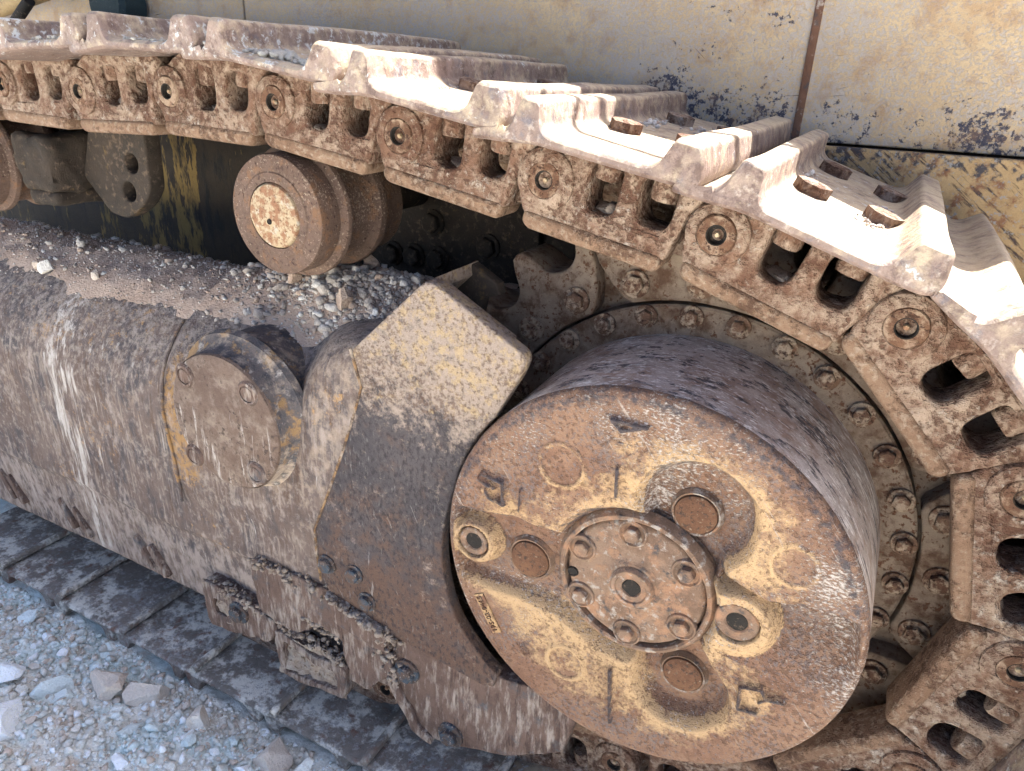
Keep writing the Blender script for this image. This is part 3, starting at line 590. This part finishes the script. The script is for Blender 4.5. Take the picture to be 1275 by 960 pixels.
mi = np.zeros(len(me.polygons), np.int32); mi[(len(rr)+3)*nth:] = 1; me.polygons.foreach_set('material_index', mi)
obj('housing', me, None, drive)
# centre cover, plugs, bosses
cov = obj('centre_cover', rough_up(lathe('centre_cover', [(0, -.02), (.10, -.02), (.15, -.022), (.17, -.006), (.235, .0), (.39, .003), (.405, .012), (.418, .03), (.43, .08), (.49, .08), (.49, .2)], 72), .005, 7, 12), 'cover', drive, (0, YF+.058, 0))
lip = obj('cover_lip', rough_up(lathe('cover_lip', [(.425, .06), (.428, -.008), (.440, -.018), (.458, -.014), (.475, .01), (.49, .05)], 96), .006, 8, 5), 'cover', drive, (0, YF+.058, 0))
hubp = obj('hub_plug', lathe('hub_plug', [(.040, .03), (.060, -.008), (.092, -.010), (.098, -.022), (.116, -.024), (.130, -.008), (.138, .02)], 40), 'cover', cov, (0, -.030, 0))
obj('square_socket', box('square_socket', -.050, .050, -.006, .06, -.050, .050, .004), 'black', hubp, (0, .002, 0), (0, .6, 0))  # solid black block standing in for the shaded socket hole
cb = hexbolt('cover_bolt', .048, .05, 0, .3); cb.materials.append(MAT['cover'])
cup = lathe('bolt_pocket', [(.05, .0), (.066, -.004), (.076, -.016), (.085, -.012), (.092, .01)], 28); cup.materials.append(MAT['cover'])
for (x, z) in ((-.33, .14), (-.04, .345), (-.31, -.20), (.0, -.355), (.31, -.17), (.29, .20)):
    b = obj('cover_bolt', cb, None, cov, (x, .006, z), (0, rng.uniform(0, 1), 0)); obj('bolt_pocket', cup, None, cov, (x, .0, z))
obj('drain_hole', lathe('drain_hole', [(0, .002), (.022, .002), (.030, -.006), (.036, .01)], 20), 'black', cov, (-.375, -.004, -.055))
for (x, z, r, dy) in ((.275, .545, .118, .130), (.355, -.565, .118, .130), (-.67, -.09, .128, .085)):
    pg = obj('plug', rough_up(lathe('plug', [(0, -.030), (r*.85, -.030), (r*.97, -.022), (r, -.008), (r, .05)], 40), .004, 9, 4), 'plug', drive, (x, YF+dy, z))
    obj('plug_rim', lathe('plug_rim', [(r+.001, .02), (r+.004, -.012), (r+.014, -.016), (r+.03, .02)], 48), 'cover', pg, (0, 0, 0))
for (x, z, r) in ((.60, .03, .125), (-1.045, -.055, .105)):
    bs = obj('boss_plug', lathe('boss_plug', [(.05, .06), (.058, .012), (.066, .004), (r*.86, .0), (r*.94, .006), (r*.97, .03)], 44), 'cover', drive, (x, YF+.004, z))
    obj('square_socket', box('square_socket', -.056, .056, .012, .06, -.056, .056, .004), 'black', bs, (0, .0, 0), (0, .5, 0))  # black block paints the shade inside the boss socket
# cast number tab
tabc, tabd = Vector((-.915, -.57)), Vector((-.88+1.02, -.71+.47)).normalized(); ang = math.atan2(tabd.y, tabd.x)
tab = obj('number_tab', rough_up(box('number_tab', -.15, .15, -.012, .02, -.037, .037, .006), .002, 20, 2), 'yellow_boss', drive, (tabc.x, YF, tabc.y), (0, -ang, 0))
tc = bpy.data.curves.new('part_number', 'FONT'); tc.body = '195-02-0465'; tc.size = .052*S; tc.extrude = .004*S; tc.align_x = 'CENTER'; tc.align_y = 'CENTER'; tc.space_character = 1.02
to = bpy.data.objects.new('part_number', tc); tm = bpy.data.meshes.new_from_object(to); bpy.data.objects.remove(to); tm.materials.clear()
obj('part_number', tm, 'plug', tab, (0, -.014, 0), (PI/2, PI, 0))

# ================================================================== CARRIER ROLLERS
def roller(x, z, label):
    t = thing('carrier_roller', label, 'roller', (x, 0, z), 'carrier rollers under the upper track run')
    r = .417
    obj('rim', rough_up(lathe('rim', [(.23, -.012), (.29, -.012), (.30, -.004), (.385, -.004), (.41, .006), (r, .03), (r, .19), (.43, .205), (.466, .215), (.474, .235), (.470, .262), (.44, .275), (.41, .29), (.40, .32), (.40, .52), (.42, .56), (.462, .60), (.470, .64), (.462, .68), (.40, .70), (.40, .95), (0, .95)], 72), .003, 9, 3), 'roller', t)
    c = obj('end_cap', rough_up(lathe('end_cap', [(0, -.034), (.19, -.032), (.212, -.026), (.222, -.012), (.226, .01)], 56), .004, 8, 9), 'roller_cap', t)
    obj('grease_hole', lathe('grease_hole', [(0, .0), (.012, .0), (.018, -.006), (.022, .004)], 14), 'black', c, (-.03, -.034, -.04))
    obj('shaft', lathe('shaft', [(.16, .9), (.16, 1.9), (0, 1.9)], 28), 'grease', t)
    return t
roller(-2.945, 1.705, 'rusty carrier roller with cream round end cap under the top track')
roller(-6.80, 1.72, 'carrier roller cut off by the left edge, beside the cast block')
br = thing('roller_bracket', 'greasy cast bracket with two holes hanging under the top track', 'bracket', (-5.3, .45, 1.3))
def relP(poly, cx, cz): return [(q[0]-cx, q[1]-cz)+tuple(q[2:]) for q in poly]
hp = resample_round(relP([(-5.50, 2.15), (-4.80, 2.15), (-4.83, 1.62), (-4.95, 1.48), (-5.20, 1.33, .08), (-5.42, 1.36), (-5.72, 1.66)], -5.3, 1.3), .06, 4)
def circ(cx, cz, r, n=20): return [(cx+r*math.cos(-2*PI*k/n), cz+r*math.sin(-2*PI*k/n)) for k in range(n)]
obj('plate', plate('plate', [hp, circ(.27, .53, .085), circ(.18, .28, .085)], 0, .16, .02), 'grease', br)
obj('saddle_block', lump('saddle_block', -.93, -.42, -.30, .5, .22, .72, .08, .07, 4, 6), 'grease', br)
obj('foot', lump('foot', -.85, -.45, -.26, .3, .10, .24, .05, .05, 5, 2), 'grease', br)

# ================================================================== TRACK FRAME
frame = thing('track_frame', 'scuffed brown tubular track frame with bolted guards between the track runs', 'track frame', (-4, .6, -2.0))
FB = Vector((-4, .6, -2.0))
def fobj(name, me, mat, parent=None, loc=(0, 0, 0), **k): return obj(name, me, mat, parent or frame, Vector(loc)-(FB if parent is None else Vector((0, 0, 0))), **k)
nx = 330; xs = np.linspace(-11, -1.55, nx); prof_n = 150
V = []
for x in xs:
    wq = float(sstep(-2.75, -1.98, np.array([x]))[0]); n = 2+7*wq; ry, rz = .93+.02*wq, .93+.12*wq
    al = np.linspace(PI*.95, 0, 96); cy = np.sign(np.cos(al))*np.abs(np.cos(al))**(2/n); cz = np.abs(np.sin(al))**(2/n)
    y1, z1 = .65-ry*cy, -.05+rz*cz
    zd = np.linspace(-.07, -1.16, 30); yd = np.full_like(zd, .65-ry)
    zl = np.concatenate([[-1.19, -1.22], np.linspace(-1.26, -2.0, 20), [-2.02, -2.02]]); yl = np.concatenate([[.65-ry+.012, .65-ry+.035], np.linspace(.65-ry+.045, .65-ry+.10, 20), [.65-ry+.14, .8]])
    yy, zz = np.concatenate([y1, yd, yl]), np.concatenate([z1, zd, zl])
    ny_, nz_ = np.concatenate([-cy, -np.ones(30), -np.ones(24)]), np.concatenate([cz, np.zeros(54)])
    col_ = sstep(-4.12, -4.04, np.array([x+.10*0]))[0]*(sstep(-.90, -.55, zz)+.28*sstep(-.60, -.90, zz)*sstep(-1.25, -1.1, zz))*.06
    V.append(np.stack([np.full_like(yy, x), yy+ny_*col_, zz+nz_*col_], 1))
V = np.array(V); m_ = V.shape[1]; V = V.reshape(-1, 3); V = V+np.stack([0*V[:, 0], fbm(V, 1.3, 3, 3)*.018+fbm(V, 7, 2, 5)*.005, fbm(V+5, 1.3, 3, 3)*.018], 1)
ii, jj = np.meshgrid(np.arange(nx-1), np.arange(m_-1), indexing='ij'); a = (ii*m_+jj).ravel()
me = mesh('tube', V-np.array(FB), np.stack([a, a+m_, a+m_+1, a+1], 1), True); fobj('tube', me, 'tube', frame, FB-FB)
# round cap
CX, CZ, CY = -3.155, .235, -.50
cap = fobj('end_cap', rough_up(lathe('end_cap', [(0, 0), (.505, 0), (.53, .010), (.540, .03)], 64), .004, 3, 8), 'cap', None, (CX, CY, CZ))
obj('cap_rim', rough_up(lathe('cap_rim', [(.5405, .022), (.545, .04), (.552, .12), (.580, .155), (.64, .185), (.66, .24), (.60, .30), (.58, .75)], 80), .012, 4, 7), 'cap_side', cap)
capb = rough_up(join('cap_bolt', [lathe('a', [(0, -.012), (.05, -.012), (.062, -.002), (.066, .02)], 12), lathe('b', [(.060, .012), (.066, -.014), (.080, -.012), (.094, .004)], 20)]), .012, 12, 2); capb.materials.append(MAT['lower'])
for (x, z) in ((-.33, .31), (.30, .32), (-.36, -.37), (.29, -.33)): obj('cap_bolt', capb, None, cap, (x, -.004, z))
# saddle edge weld seams
def surf_y(z): return .65-math.sqrt(max(.0, (.99)**2-(z+.05)**2)) if z > -.05 else -.34
ws = [(-4.085+.10*math.sin((z-.7)*1.1)**2, surf_y(z)-.006, z) for z in np.linspace(.72, -.80, 26)]
fobj('weld_seam', rough_up(tube('weld_seam', [tuple(Vector(p)-FB) for p in ws], .016, 8), .010, 18, 2), 'tube', frame, (0, 0, 0))
# big sprocket guard
gp = [(-1.43, 1.59, .08), (-.77, 1.24, .09), (-.80, 1.13, .05), (-.97, .80)]
for k in range(15):
    t = k/14; a = math.radians(142+(233.5-142)*t); r = 1.262+(1.47-1.262)*min(1, max(0, (t-.33)/.45)); gp.append((r*math.cos(a), r*math.sin(a)))
gp += [(-.90, -1.31, .05), (-.96, -1.335, .04), (-1.80, -1.24), (-2.16, -1.22), (-2.38, -1.06), (-2.455, -.84), (-2.46, -.54), (-2.14, .24), (-1.945, .78), (-2.02, 1.02)]
gpr = resample_round(gp, .02, 3); gplate = plate('guard_plate', [[(x-FB.x, z-FB.z) for x, z in gpr]], -.375-FB.y, -.27-FB.y, .016)
gd = fobj('guard_plate', gplate, 'guard', frame, (0, 0, 0))
fobj('guard_weld', rough_up(tube('guard_weld', [tuple(Vector((x, -.372, z))-FB) for x, z in ((-2.445, -1.0), (-2.465, -.75), (-2.468, -.52), (-2.30, -.14), (-2.14, .25), (-2.03, .55), (-1.955, .77), (-1.99, .9), (-2.03, 1.03))], .010, 8), .008, 18, 4), 'weld', frame, (0, 0, 0))
# top flange and inner web of the guard
fl = [(-1.43, 1.575), (-2.03, 1.0), (-1.98, .95), (-1.42, 1.50)]
fobj('guard_flange', plate('guard_flange', [[(x-FB.x, z-FB.z) for x, z in fl][::-1]], -.29-FB.y, .22-FB.y, .012), 'guard', frame, (0, 0, 0))
fl2 = [(-1.46, 1.56), (-.93, 1.28), (-.97, 1.21), (-1.44, 1.46)]
fobj('guard_flange', plate('guard_flange', [[(x-FB.x, z-FB.z) for x, z in fl2][::-1]], -.29-FB.y, -.18-FB.y, .012), 'guard', frame, (0, 0, 0))
wp = [(-1.50, 1.53), (-1.44, 1.575), (-1.24, 1.47), (-1.22, 1.40), (-1.34, 1.36), (-1.40, 1.0), (-1.6, .7), (-2.0, .7), (-2.0, 1.0)]
fobj('inner_web', plate('inner_web', [[(x-FB.x, z-FB.z) for x, z in wp][::-1]], .12-FB.y, .22-FB.y, .015), 'grease', frame, (0, 0, 0))
gb = hexbolt('guard_bolt', .062, .055, 1.3, .3); gb.materials.append(MAT['dark_bolt'])
for (x, z) in ((-2.36, -.80), (-2.10, -.79), (-1.99, -1.0)): fobj('guard_bolt', gb, None, None, (x, -.375, z), rot=(0, rng.uniform(0, 1), 0))
dm = rough_up(lathe('weld_spot', [(0, -.018), (.035, -.016), (.06, -.004), (.075, .006)], 16), .012, 12, 8); dm.materials.append(MAT['guard'])
for (x, z, s_) in ((-1.66, 1.02, 1.2), (-1.88, .83, .8), (-1.72, .80, .8)): fobj('weld_spot', dm, None, None, (x, -.375, z), scale=(s_, 1, s_))
# lower guide guard
lg = [(-1.86, -1.36), (-1.80, -1.15), (-1.02, -1.28), (-.90, -1.22), (-.60, -1.18), (-.27, -1.30, .05), (-.34, -1.66, .1), (-.85, -2.00, .2), (-1.42, -2.16, .1), (-1.58, -2.10, .05), (-1.79, -1.74)]
fobj('lower_guard', rough_up(plate('lower_guard', [[(x-FB.x, z-FB.z) for x, z in ragged(resample_round(lg, .03, 3), .02, 3)][::-1]], -.345-FB.y, -.20-FB.y, .016), .006, 5, 4), 'lower', frame, (0, 0, 0))
rbp = [(-1.90, -1.34), (-1.82, -1.34), (-1.74, -1.72), (-1.54, -2.06), (-1.42, -2.13), (-1.42, -2.19), (-1.60, -2.14), (-1.83, -1.75)]
fobj('guard_rib', plate('guard_rib', [[(x-FB.x, z-FB.z) for x, z in ragged(resample_round(rbp, .03, 3), .02, 8)][::-1]], -.385-FB.y, -.28-FB.y, .014), 'lower', frame, (0, 0, 0))
gb2 = hexbolt('lower_bolt', .075, .075, 1.45, .35); gb2.materials.append(MAT['dark_bolt'])
for (x, z) in ((-1.655, -1.55), (-1.26, -2.0)): fobj('lower_bolt', gb2, None, None, (x, -.345, z), rot=(0, rng.uniform(0, 1), 0))
# ledge under the guard with mud on it
ld = [(-2.36, -1.10), (-1.80, -1.23), (-1.83, -1.42), (-2.30, -1.34)]
fobj('ledge', rough_up(plate('ledge', [[(x-FB.x, z-FB.z) for x, z in ragged(resample_round(ld, .04, 3), .03, 6)][::-1]], -.415-FB.y, -.25-FB.y, .016), .008, 6, 3), 'lower', frame, (0, 0, 0))
# mid lower plate, pocket brackets
mp = [(-3.25, -1.1), (-2.36, -1.12), (-2.30, -1.36), (-1.84, -1.40), (-1.86, -1.72), (-2.05, -2.0), (-2.25, -1.95), (-2.32, -1.55), (-2.60, -1.50), (-2.75, -1.72), (-3.2, -1.66)]
fobj('lower_web', rough_up(plate('lower_web', [[(x-FB.x, z-FB.z) for x, z in ragged(resample_round(mp, .07, 4), .045, 4)][::-1]], -.345-FB.y, -.2-FB.y, .016), .008, 4, 6), 'lower', frame, (0, 0, 0))
def pocket(poly, hole, y0, mudseed):
    cx, cz = np.mean([q[0] for q in poly]), np.mean([q[1] for q in poly])
    P_ = [(x-FB.x, z-FB.z) for x, z in ragged(resample_round(poly, .09, 4), .04, mudseed)]; H_ = [(x-FB.x, z-FB.z) for x, z in ragged(resample_round(hole, .05, 3), .03, mudseed+5)]
    fobj('pocket_bracket', rough_up(plate('pocket_bracket', [P_[::-1], H_], y0-FB.y, y0+.22-FB.y, .014), .006, 6, mudseed), 'lower', frame, (0, 0, 0))
    hx = [q[0] for q in hole]; hz = [q[1] for q in hole]; n = 34; X, Z = np.meshgrid(np.linspace(min(hx)-.05, max(hx)+.05, n), np.linspace(min(hz)-.05, max(hz)+.05, n), indexing='ij')
    p = np.stack([X.ravel(), 0*X.ravel(), Z.ravel()], 1); Y = y0+.03-fbm(p, 5, 4, mudseed)*.07-fbm(p, 14, 3, mudseed+3)*.03
    ii, jj = np.meshgrid(np.arange(n-1), np.arange(n-1), indexing='ij'); a = (ii*n+jj).ravel()
    md = fobj('packed_mud', mesh('packed_mud', np.stack([X.ravel()-FB.x, Y-FB.y, Z.ravel()-FB.z], 1), np.stack([a, a+n, a+n+1, a+1], 1)), 'mud', frame, (0, 0, 0))
pocket([(-3.02, -1.72), (-2.62, -1.86), (-2.28, -1.80), (-2.26, -2.14), (-2.42, -2.2), (-3.0, -2.24)], [(-2.95, -1.84), (-2.62, -1.94), (-2.38, -1.92), (-2.36, -2.11), (-2.45, -2.15), (-2.94, -2.18)], -.375, 4)
pocket([(-3.92, -1.62), (-3.20, -1.66), (-3.00, -1.72), (-3.10, -1.95), (-3.30, -2.02), (-3.90, -2.14)], [(-3.80, -1.75), (-3.62, -1.75), (-3.62, -1.92), (-3.80, -1.94)], -.345, 9)
fobj('lower_bolt', gb2, None, None, (-3.46, -.345, -1.78), rot=(0, .4, 0))
gz = rough_up(box('gusset', -.04, .04, -.03, .12, -.18, .18, .02), .01, 6, 2); gz.materials.append(MAT['lower'])
for k, (x, z) in enumerate(((-6.02, -1.70), (-5.80, -1.74), (-4.85, -1.74), (-4.66, -1.78), (-7.05, -1.68), (-6.9, -1.7))): fobj('gusset', gz, None, None, (x, -.22, z), rot=(0, -.55, 0))

# ================================================================== MACHINE BODY
YB = 2.32
bodyT = thing('machine_body', 'faded yellow steel machine body panels behind the track, paint peeling', 'machine body', (0, YB, -2.6)); BB = Vector((0, YB, -2.6))
def bobj(name, me, mat): return obj(name, me, mat, bodyT, -BB)
bobj('side_panel', plate('side_panel', [[(.10, 2.30), (6, 2.33), (6, 5.05), (1.55, 5.15), (.42, 5.55), (.10, 5.70)]], YB, YB+.10, .014), 'panel')
bobj('side_panel', plate('side_panel', [[(-5.45, 2.2), (.085, 2.2), (.085, 5.70), (-.35, 6.15), (-.35, 9.5), (-5.45, 9.5)]], YB, YB+.10, .010), 'panel')
bobj('side_panel', plate('side_panel', [[(-16, 2.2), (-5.49, 2.2), (-5.49, 9.5), (-16, 9.5)]], YB+.02, YB+.12, .010), 'panel')
bobj('seam_strip', rough_up(box('seam_strip', .060, .118, YB-.012, YB+.05, 2.31, 5.7, .005), .006, 8, 3), 'rib')
bobj('lower_panel', rough_up(plate('lower_panel', [[(-.1, .6), (6, .6), (6, 2.318), (.1, 2.288), (-.1, 2.288)]], YB-.15, YB-.05, .010), .004, 4, 2), 'panel_low')
bobj('inner_frame', rough_up(box('inner_frame', -14, 5.5, YB-.12+.0, YB+.3, -3.0, 2.15, .03), .01, 2, 2), 'inner')
bobj('backing', box('backing', -15, 6, YB+.125, YB+.4, -1.0, 4.8, .02), 'inner')  # added behind the panels to block sun leaking through the gap
bobj('roof', box('roof', -16, -.4, YB+.11, YB+4, 9.3, 9.5, .02), 'tan_paint')
bobj('deck', box('deck', -.3, 6, YB+.11, YB+4, 4.9, 5.0, .02), 'tan_paint')
bobj('handrail', tube('handrail', [(.55, YB+.02, 5.3), (.55, YB+.02, 6.50), (1.4, YB+.02, 6.50), (1.4, YB+.02, 5.0)], .035, 10), 'tan_paint')
hd = hexbolt('frame_bolt', .09, .09, 1.3, .3); hd.materials.append(MAT['grease'])
gh_ = thing('gear_housing', 'dark greasy bolted gear housing behind the carrier roller', 'housing', (-2.2, 1.7, .8))
obj('casing', rough_up(lathe('casing', [(0, 0), (1.15, 0), (1.2, .05), (1.2, .5)], 48), .01, 3, 3), 'grease', gh_, (.9, .1, -.1))
for (x, z) in ((-1.0, .28), (-.76, .29), (-.50, .30), (-.55, .62), (.02, .48)): obj('frame_bolt', hd, None, gh_, (x, .0, z), (0, .3, 0))
obj('flange_plate', rough_up(box('flange_plate', -1.3, .5, .0, .1, -.2, .95, .03), .008, 4, 2), 'grease', gh_)
# far things above the upper run at the left edge
hc = thing('hydraulic_pipe', 'thick tan painted pipe above the track at the upper left', 'pipe', (-9.5, 1.9, 2.9))
obj('pipe', tube('pipe', [(-1.2, 0, -.15), (0, 0, .12), (1.9, 0, .48)], .11, 16), 'tan_paint', hc)
obj('hose_clamp', tube('hose_clamp', [(1.0, -.13, .05), (1.35, -.12, .28)], .06, 10), 'black', hc)
cn = thing('canister', 'dark teal rounded canister above the upper left shoes', 'canister', (-7.2, 2.05, 2.95))
obj('shell', lathe('shell', [(0, -.05), (.24, -.05), (.29, 0), (.30, .1), (.30, .25)], 32), 'teal', cn, (0, 0, .22))
obj('foot', box('foot', -.22, .22, 0, .2, -.15, .1, .02), 'teal', cn)

# ================================================================== DIRT ON THE FRAME
def tube_z(x, y):
    wq = sstep(-2.75, -1.98, x); c = np.clip((.65-y)/(.93), -1, 1); return -.05+(.93+.06*sstep(-4.12, -4.04, x))*np.sqrt(np.maximum(0, 1-c*c))*(1-wq)+wq*1.0
def dz_(x, y):
    p = np.stack([x, y, 0*x], 1); mound = .05*sstep(.3, .8, y)+.20*np.exp(-((x+2.95)**2/.55+(y-.55)**2/.22))+.10*np.exp(-((x+2.1)**2/.3+(y-.8)**2/.2))+.03
    fall = sstep(-.12, .30, y+.10*fbm(p, 2, 2, 6)); return tube_z(x, y)+(mound*fall+(fbm(p, 6, 3, 2)*.03+fbm(p, 20, 2, 4)*.012)*fall)-.03*(1-fall)
nX, nY = 330, 64; X, Y = np.meshgrid(np.linspace(-8.5, -1.75, nX), np.linspace(-.1, 1.5, nY), indexing='ij'); Z = dz_(X.ravel(), Y.ravel())
ii, jj = np.meshgrid(np.arange(nX-1), np.arange(nY-1), indexing='ij'); a = (ii*nY+jj).ravel()
dme = mesh('dirt_layer', np.stack([X.ravel(), Y.ravel(), Z], 1), np.stack([a, a+nY, a+nY+1, a+1], 1), True); dl = obj('dirt_layer', dme, 'dirt'); tag(dl, 'dry brown dirt lying on top of the frame tube', kind='stuff')
def dscatter(n, x0, x1, y0, y1, a, b, pw, cx=None):
    x = rng.uniform(x0, x1, n) if cx is None else rng.normal(cx, .42, n); y = rng.uniform(y0, y1, n) if cx is None else np.abs(rng.normal(.5, .28, n)); s = a*(b/a)**(rng.random(n)**pw)
    ok = (y > .03) & (x < -1.9); x, y, s = x[ok], y[ok], s[ok]; return np.stack([x, y, dz_(x, y)+s*.25, s], 1)
pl = np.concatenate([dscatter(2600, -8, -1.9, .05, 1.2, .006, .020, 1.6), dscatter(700, -8, -1.9, .2, 1.2, .014, .04, 2.5), dscatter(170, -8, -1.9, .45, 1.2, .03, .08, 2.0), dscatter(1300, 0, 0, 0, 0, .012, .045, 1.6, -2.85), dscatter(160, 0, 0, 0, 0, .04, .09, 1.5, -2.85), dscatter(600, 0, 0, 0, 0, .012, .045, 1.6, -2.3)])
dg = obj('grit', rock_field('grit', 'dirt', pl, 9), None); tag(dg, 'loose grit and crumbs scattered over the dirt on the frame tube', kind='stuff')
for k, (x, y, s, tn, lb) in enumerate([(-3.20, .42, .13, .1, 'large brown clod at the left side of the dirt mound'), (-2.62, .30, .14, .15, 'flat brown clod in the middle of the dirt mound'), (-2.75, .78, .11, .1, 'brown clod right under the carrier roller'), (-2.34, .28, .06, .95, 'small white stone at the right of the dirt mound'),
        (-5.45, .22, .07, .3, 'brown stone alone on the frame tube near the bracket'), (-6.15, .20, .08, .95, 'whitish stone on the tube near the left edge'), (-6.28, .18, .10, .2, 'brown stone beside the whitish one near the left edge'), (-6.15, .55, .06, .9, 'pale pebble highest on the tube near the left edge')]):
    o = obj('clod' if tn < .5 else 'stone', single_rock('clod', rng, s, 40+k, tn, 'dirt'), None, None, (x, y, float(dz_(np.array([x]), np.array([y]))[0])+s*.35), (rng.uniform(-.3, .3), rng.uniform(-.3, .3), rng.uniform(0, 6))); tag(o, lb, 'clod' if tn < .5 else 'stone', 'lumps lying on the frame tube')
# mud on the ledge and beside the guard
pm = []
for k in range(170):
    t = rng.random(); s = rng.uniform(.015, .045); pm.append((-2.36+.56*t, -.40+rng.uniform(-.05, .06), -1.09-.13*t+s*.3, s))
for k in range(60): s = rng.uniform(.015, .05); pm.append((rng.normal(-1.80, .05), -.37+rng.uniform(-.04, .03), rng.uniform(-1.5, -1.22), s))
for (xa, za, xb, zb, n_, yy_) in ((-3.9, -1.62, -3.0, -1.70, 130, -.30), (-3.0, -1.70, -2.3, -1.80, 150, -.32), (-3.25, -1.12, -2.4, -1.14, 90, -.335), (-1.88, -1.38, -1.74, -1.78, 60, -.35), (-2.72, -1.50, -2.35, -1.58, 80, -.30)):
    for k in range(n_): t = rng.random(); s = rng.uniform(.012, .045); pm.append((xa+(xb-xa)*t+rng.normal(0, .02), yy_+rng.uniform(-.05, .05), za+(zb-za)*t+rng.normal(0, .025), s))
o = obj('mud_crust', rock_field('mud_crust', 'mud', np.array(pm), 5), None); tag(o, 'crusted mud along the ledges and brackets of the lower frame edge', kind='stuff')
# white clay on the shoes
def on_shoe(i, u, y, v):
    A, B = Vector(pins[i]), Vector(pins[i+1]); e = (B-A).normalized(); n = Vector((-e.y, e.x)); q = A+e*u+n*v; return (q.x, y, q.y)
iL0 = NT_TOP-2
def clay(i, spots, seed, nm, lb):
    P_ = []
    for (u, y, n, su, sy, smax) in spots:
        for k in range(n):
            s = rng.uniform(.008, smax); P_.append((*on_shoe(i, u+rng.normal(0, su), y+rng.normal(0, sy), .322+s*.3), s))
    o = obj('clay_crumbs', rock_field('clay_crumbs', nm, np.array(P_), seed), None); tag(o, lb, kind='stuff')
clay(iL0-3, [(.40, -.34, 70, .10, .05, .06), (.62, -.36, 50, .06, .04, .04), (.25, -.38, 40, .03, .04, .03)], 2, 'white_mud', 'white clay lumps heaped on the shaded shoe above the carrier roller')
clay(iL0-4, [(.45, -.46, 90, .22, .02, .022)], 3, 'white_mud', 'thin white clay line along the edge of the second shoe from the left')
clay(iL0-5, [(.55, -.44, 50, .10, .03, .035), (.74, -.42, 50, .02, .04, .035), (-.03, -.42, 30, .03, .04, .03)], 4, 'white_mud', 'white clay in the corner of the leftmost shoe')
clay(iL0, [(.70, .62, 90, .04, .10, .035), (.66, .30, 60, .05, .10, .02), (.2, .80, 40, .03, .12, .025)], 5, 'dirt', 'sandy crumbs around the bolt heads of the brightly lit shoe')
clay(iL0-1, [(.22, .95, 50, .03, .15, .03), (.6, 1.2, 60, .1, .2, .03)], 6, 'dirt', 'dirt crumbs in the shaded half of the middle shoe')
clay(iL0-2, [(.22, .2, 30, .02, .15, .012)], 8, 'dirt', 'fine sand in the corner of a sunlit shoe left of the middle')
# single rocks on the ground
def gp_at(x, y): return float(gh(np.array([x]), np.array([y]))[0])
big = [(-5.52, -1.40, .19, .82, 'white rock at the left edge of the ground, upper one'), (-4.98, -1.73, .21, .85, 'largest white angular rock at the lower left'), (-5.0, -1.22, .15, .99, 'bluish flat rock right of the upper white rock'), (-4.85, -1.26, .10, .98, 'small bluish rock below the flat bluish one'),
       (-4.55, -1.02, .17, .05, 'large brown clod near the shoe edge'), (-4.2, -.86, .15, .1, 'brown crumbly clod touching the second shoe'), (-6.2, -.78, .13, .98, 'bluish rock under the corner of the leftmost shoe'), (-4.02, -1.22, .09, .98, 'cyan tinted stone in the middle of the gravel'),
       (-2.70, -.80, .17, .06, 'long brown slab by the shoe corner'), (-2.45, -.78, .12, .3, 'grey brown rock right of the long slab'), (-3.55, -.85, .12, .15, 'flat brown flake close to the shoe edge'), (-2.85, -1.0, .07, .8, 'pale pebble below the long brown slab'), (-3.6, -1.7, .07, .8, 'pale stone at the lower edge of the picture')]
for k, (x, y, s, tn, lb) in enumerate(big):
    o = obj('rock', single_rock('rock', rng, s, 80+k, tn), None, None, (x, y, gp_at(x, y)+s*.30), (rng.uniform(-.3, .3), rng.uniform(-.3, .3), rng.uniform(0, 6)), (1.5, 1.25, 1.0)); tag(o, lb, 'rock', 'loose rocks on the ground')
nb = 0
while nb < 170:
    x, y = rng.uniform(-7, -1.9), rng.uniform(-2.2, -.56); s = .04+.06*rng.random()**2
    if any((x-q[0])**2+(y-q[1])**2 < (q[2]+s)**2 for q in big): continue
    big.append((x, y, s)); o = obj('rubble_stone', single_rock('rubble_stone', rng, s, 200+nb, rng.random(), 'stone', ICO2, 10), None, None, (x, y, gp_at(x, y)+s*.35), (rng.uniform(-.4, .4), rng.uniform(-.4, .4), rng.uniform(0, 6)), (1.1, .95, .75)); nb += 1
    tag(o, 'small pale rubble stone lying loose in the gravel', 'stone', 'rubble stones in the gravel')
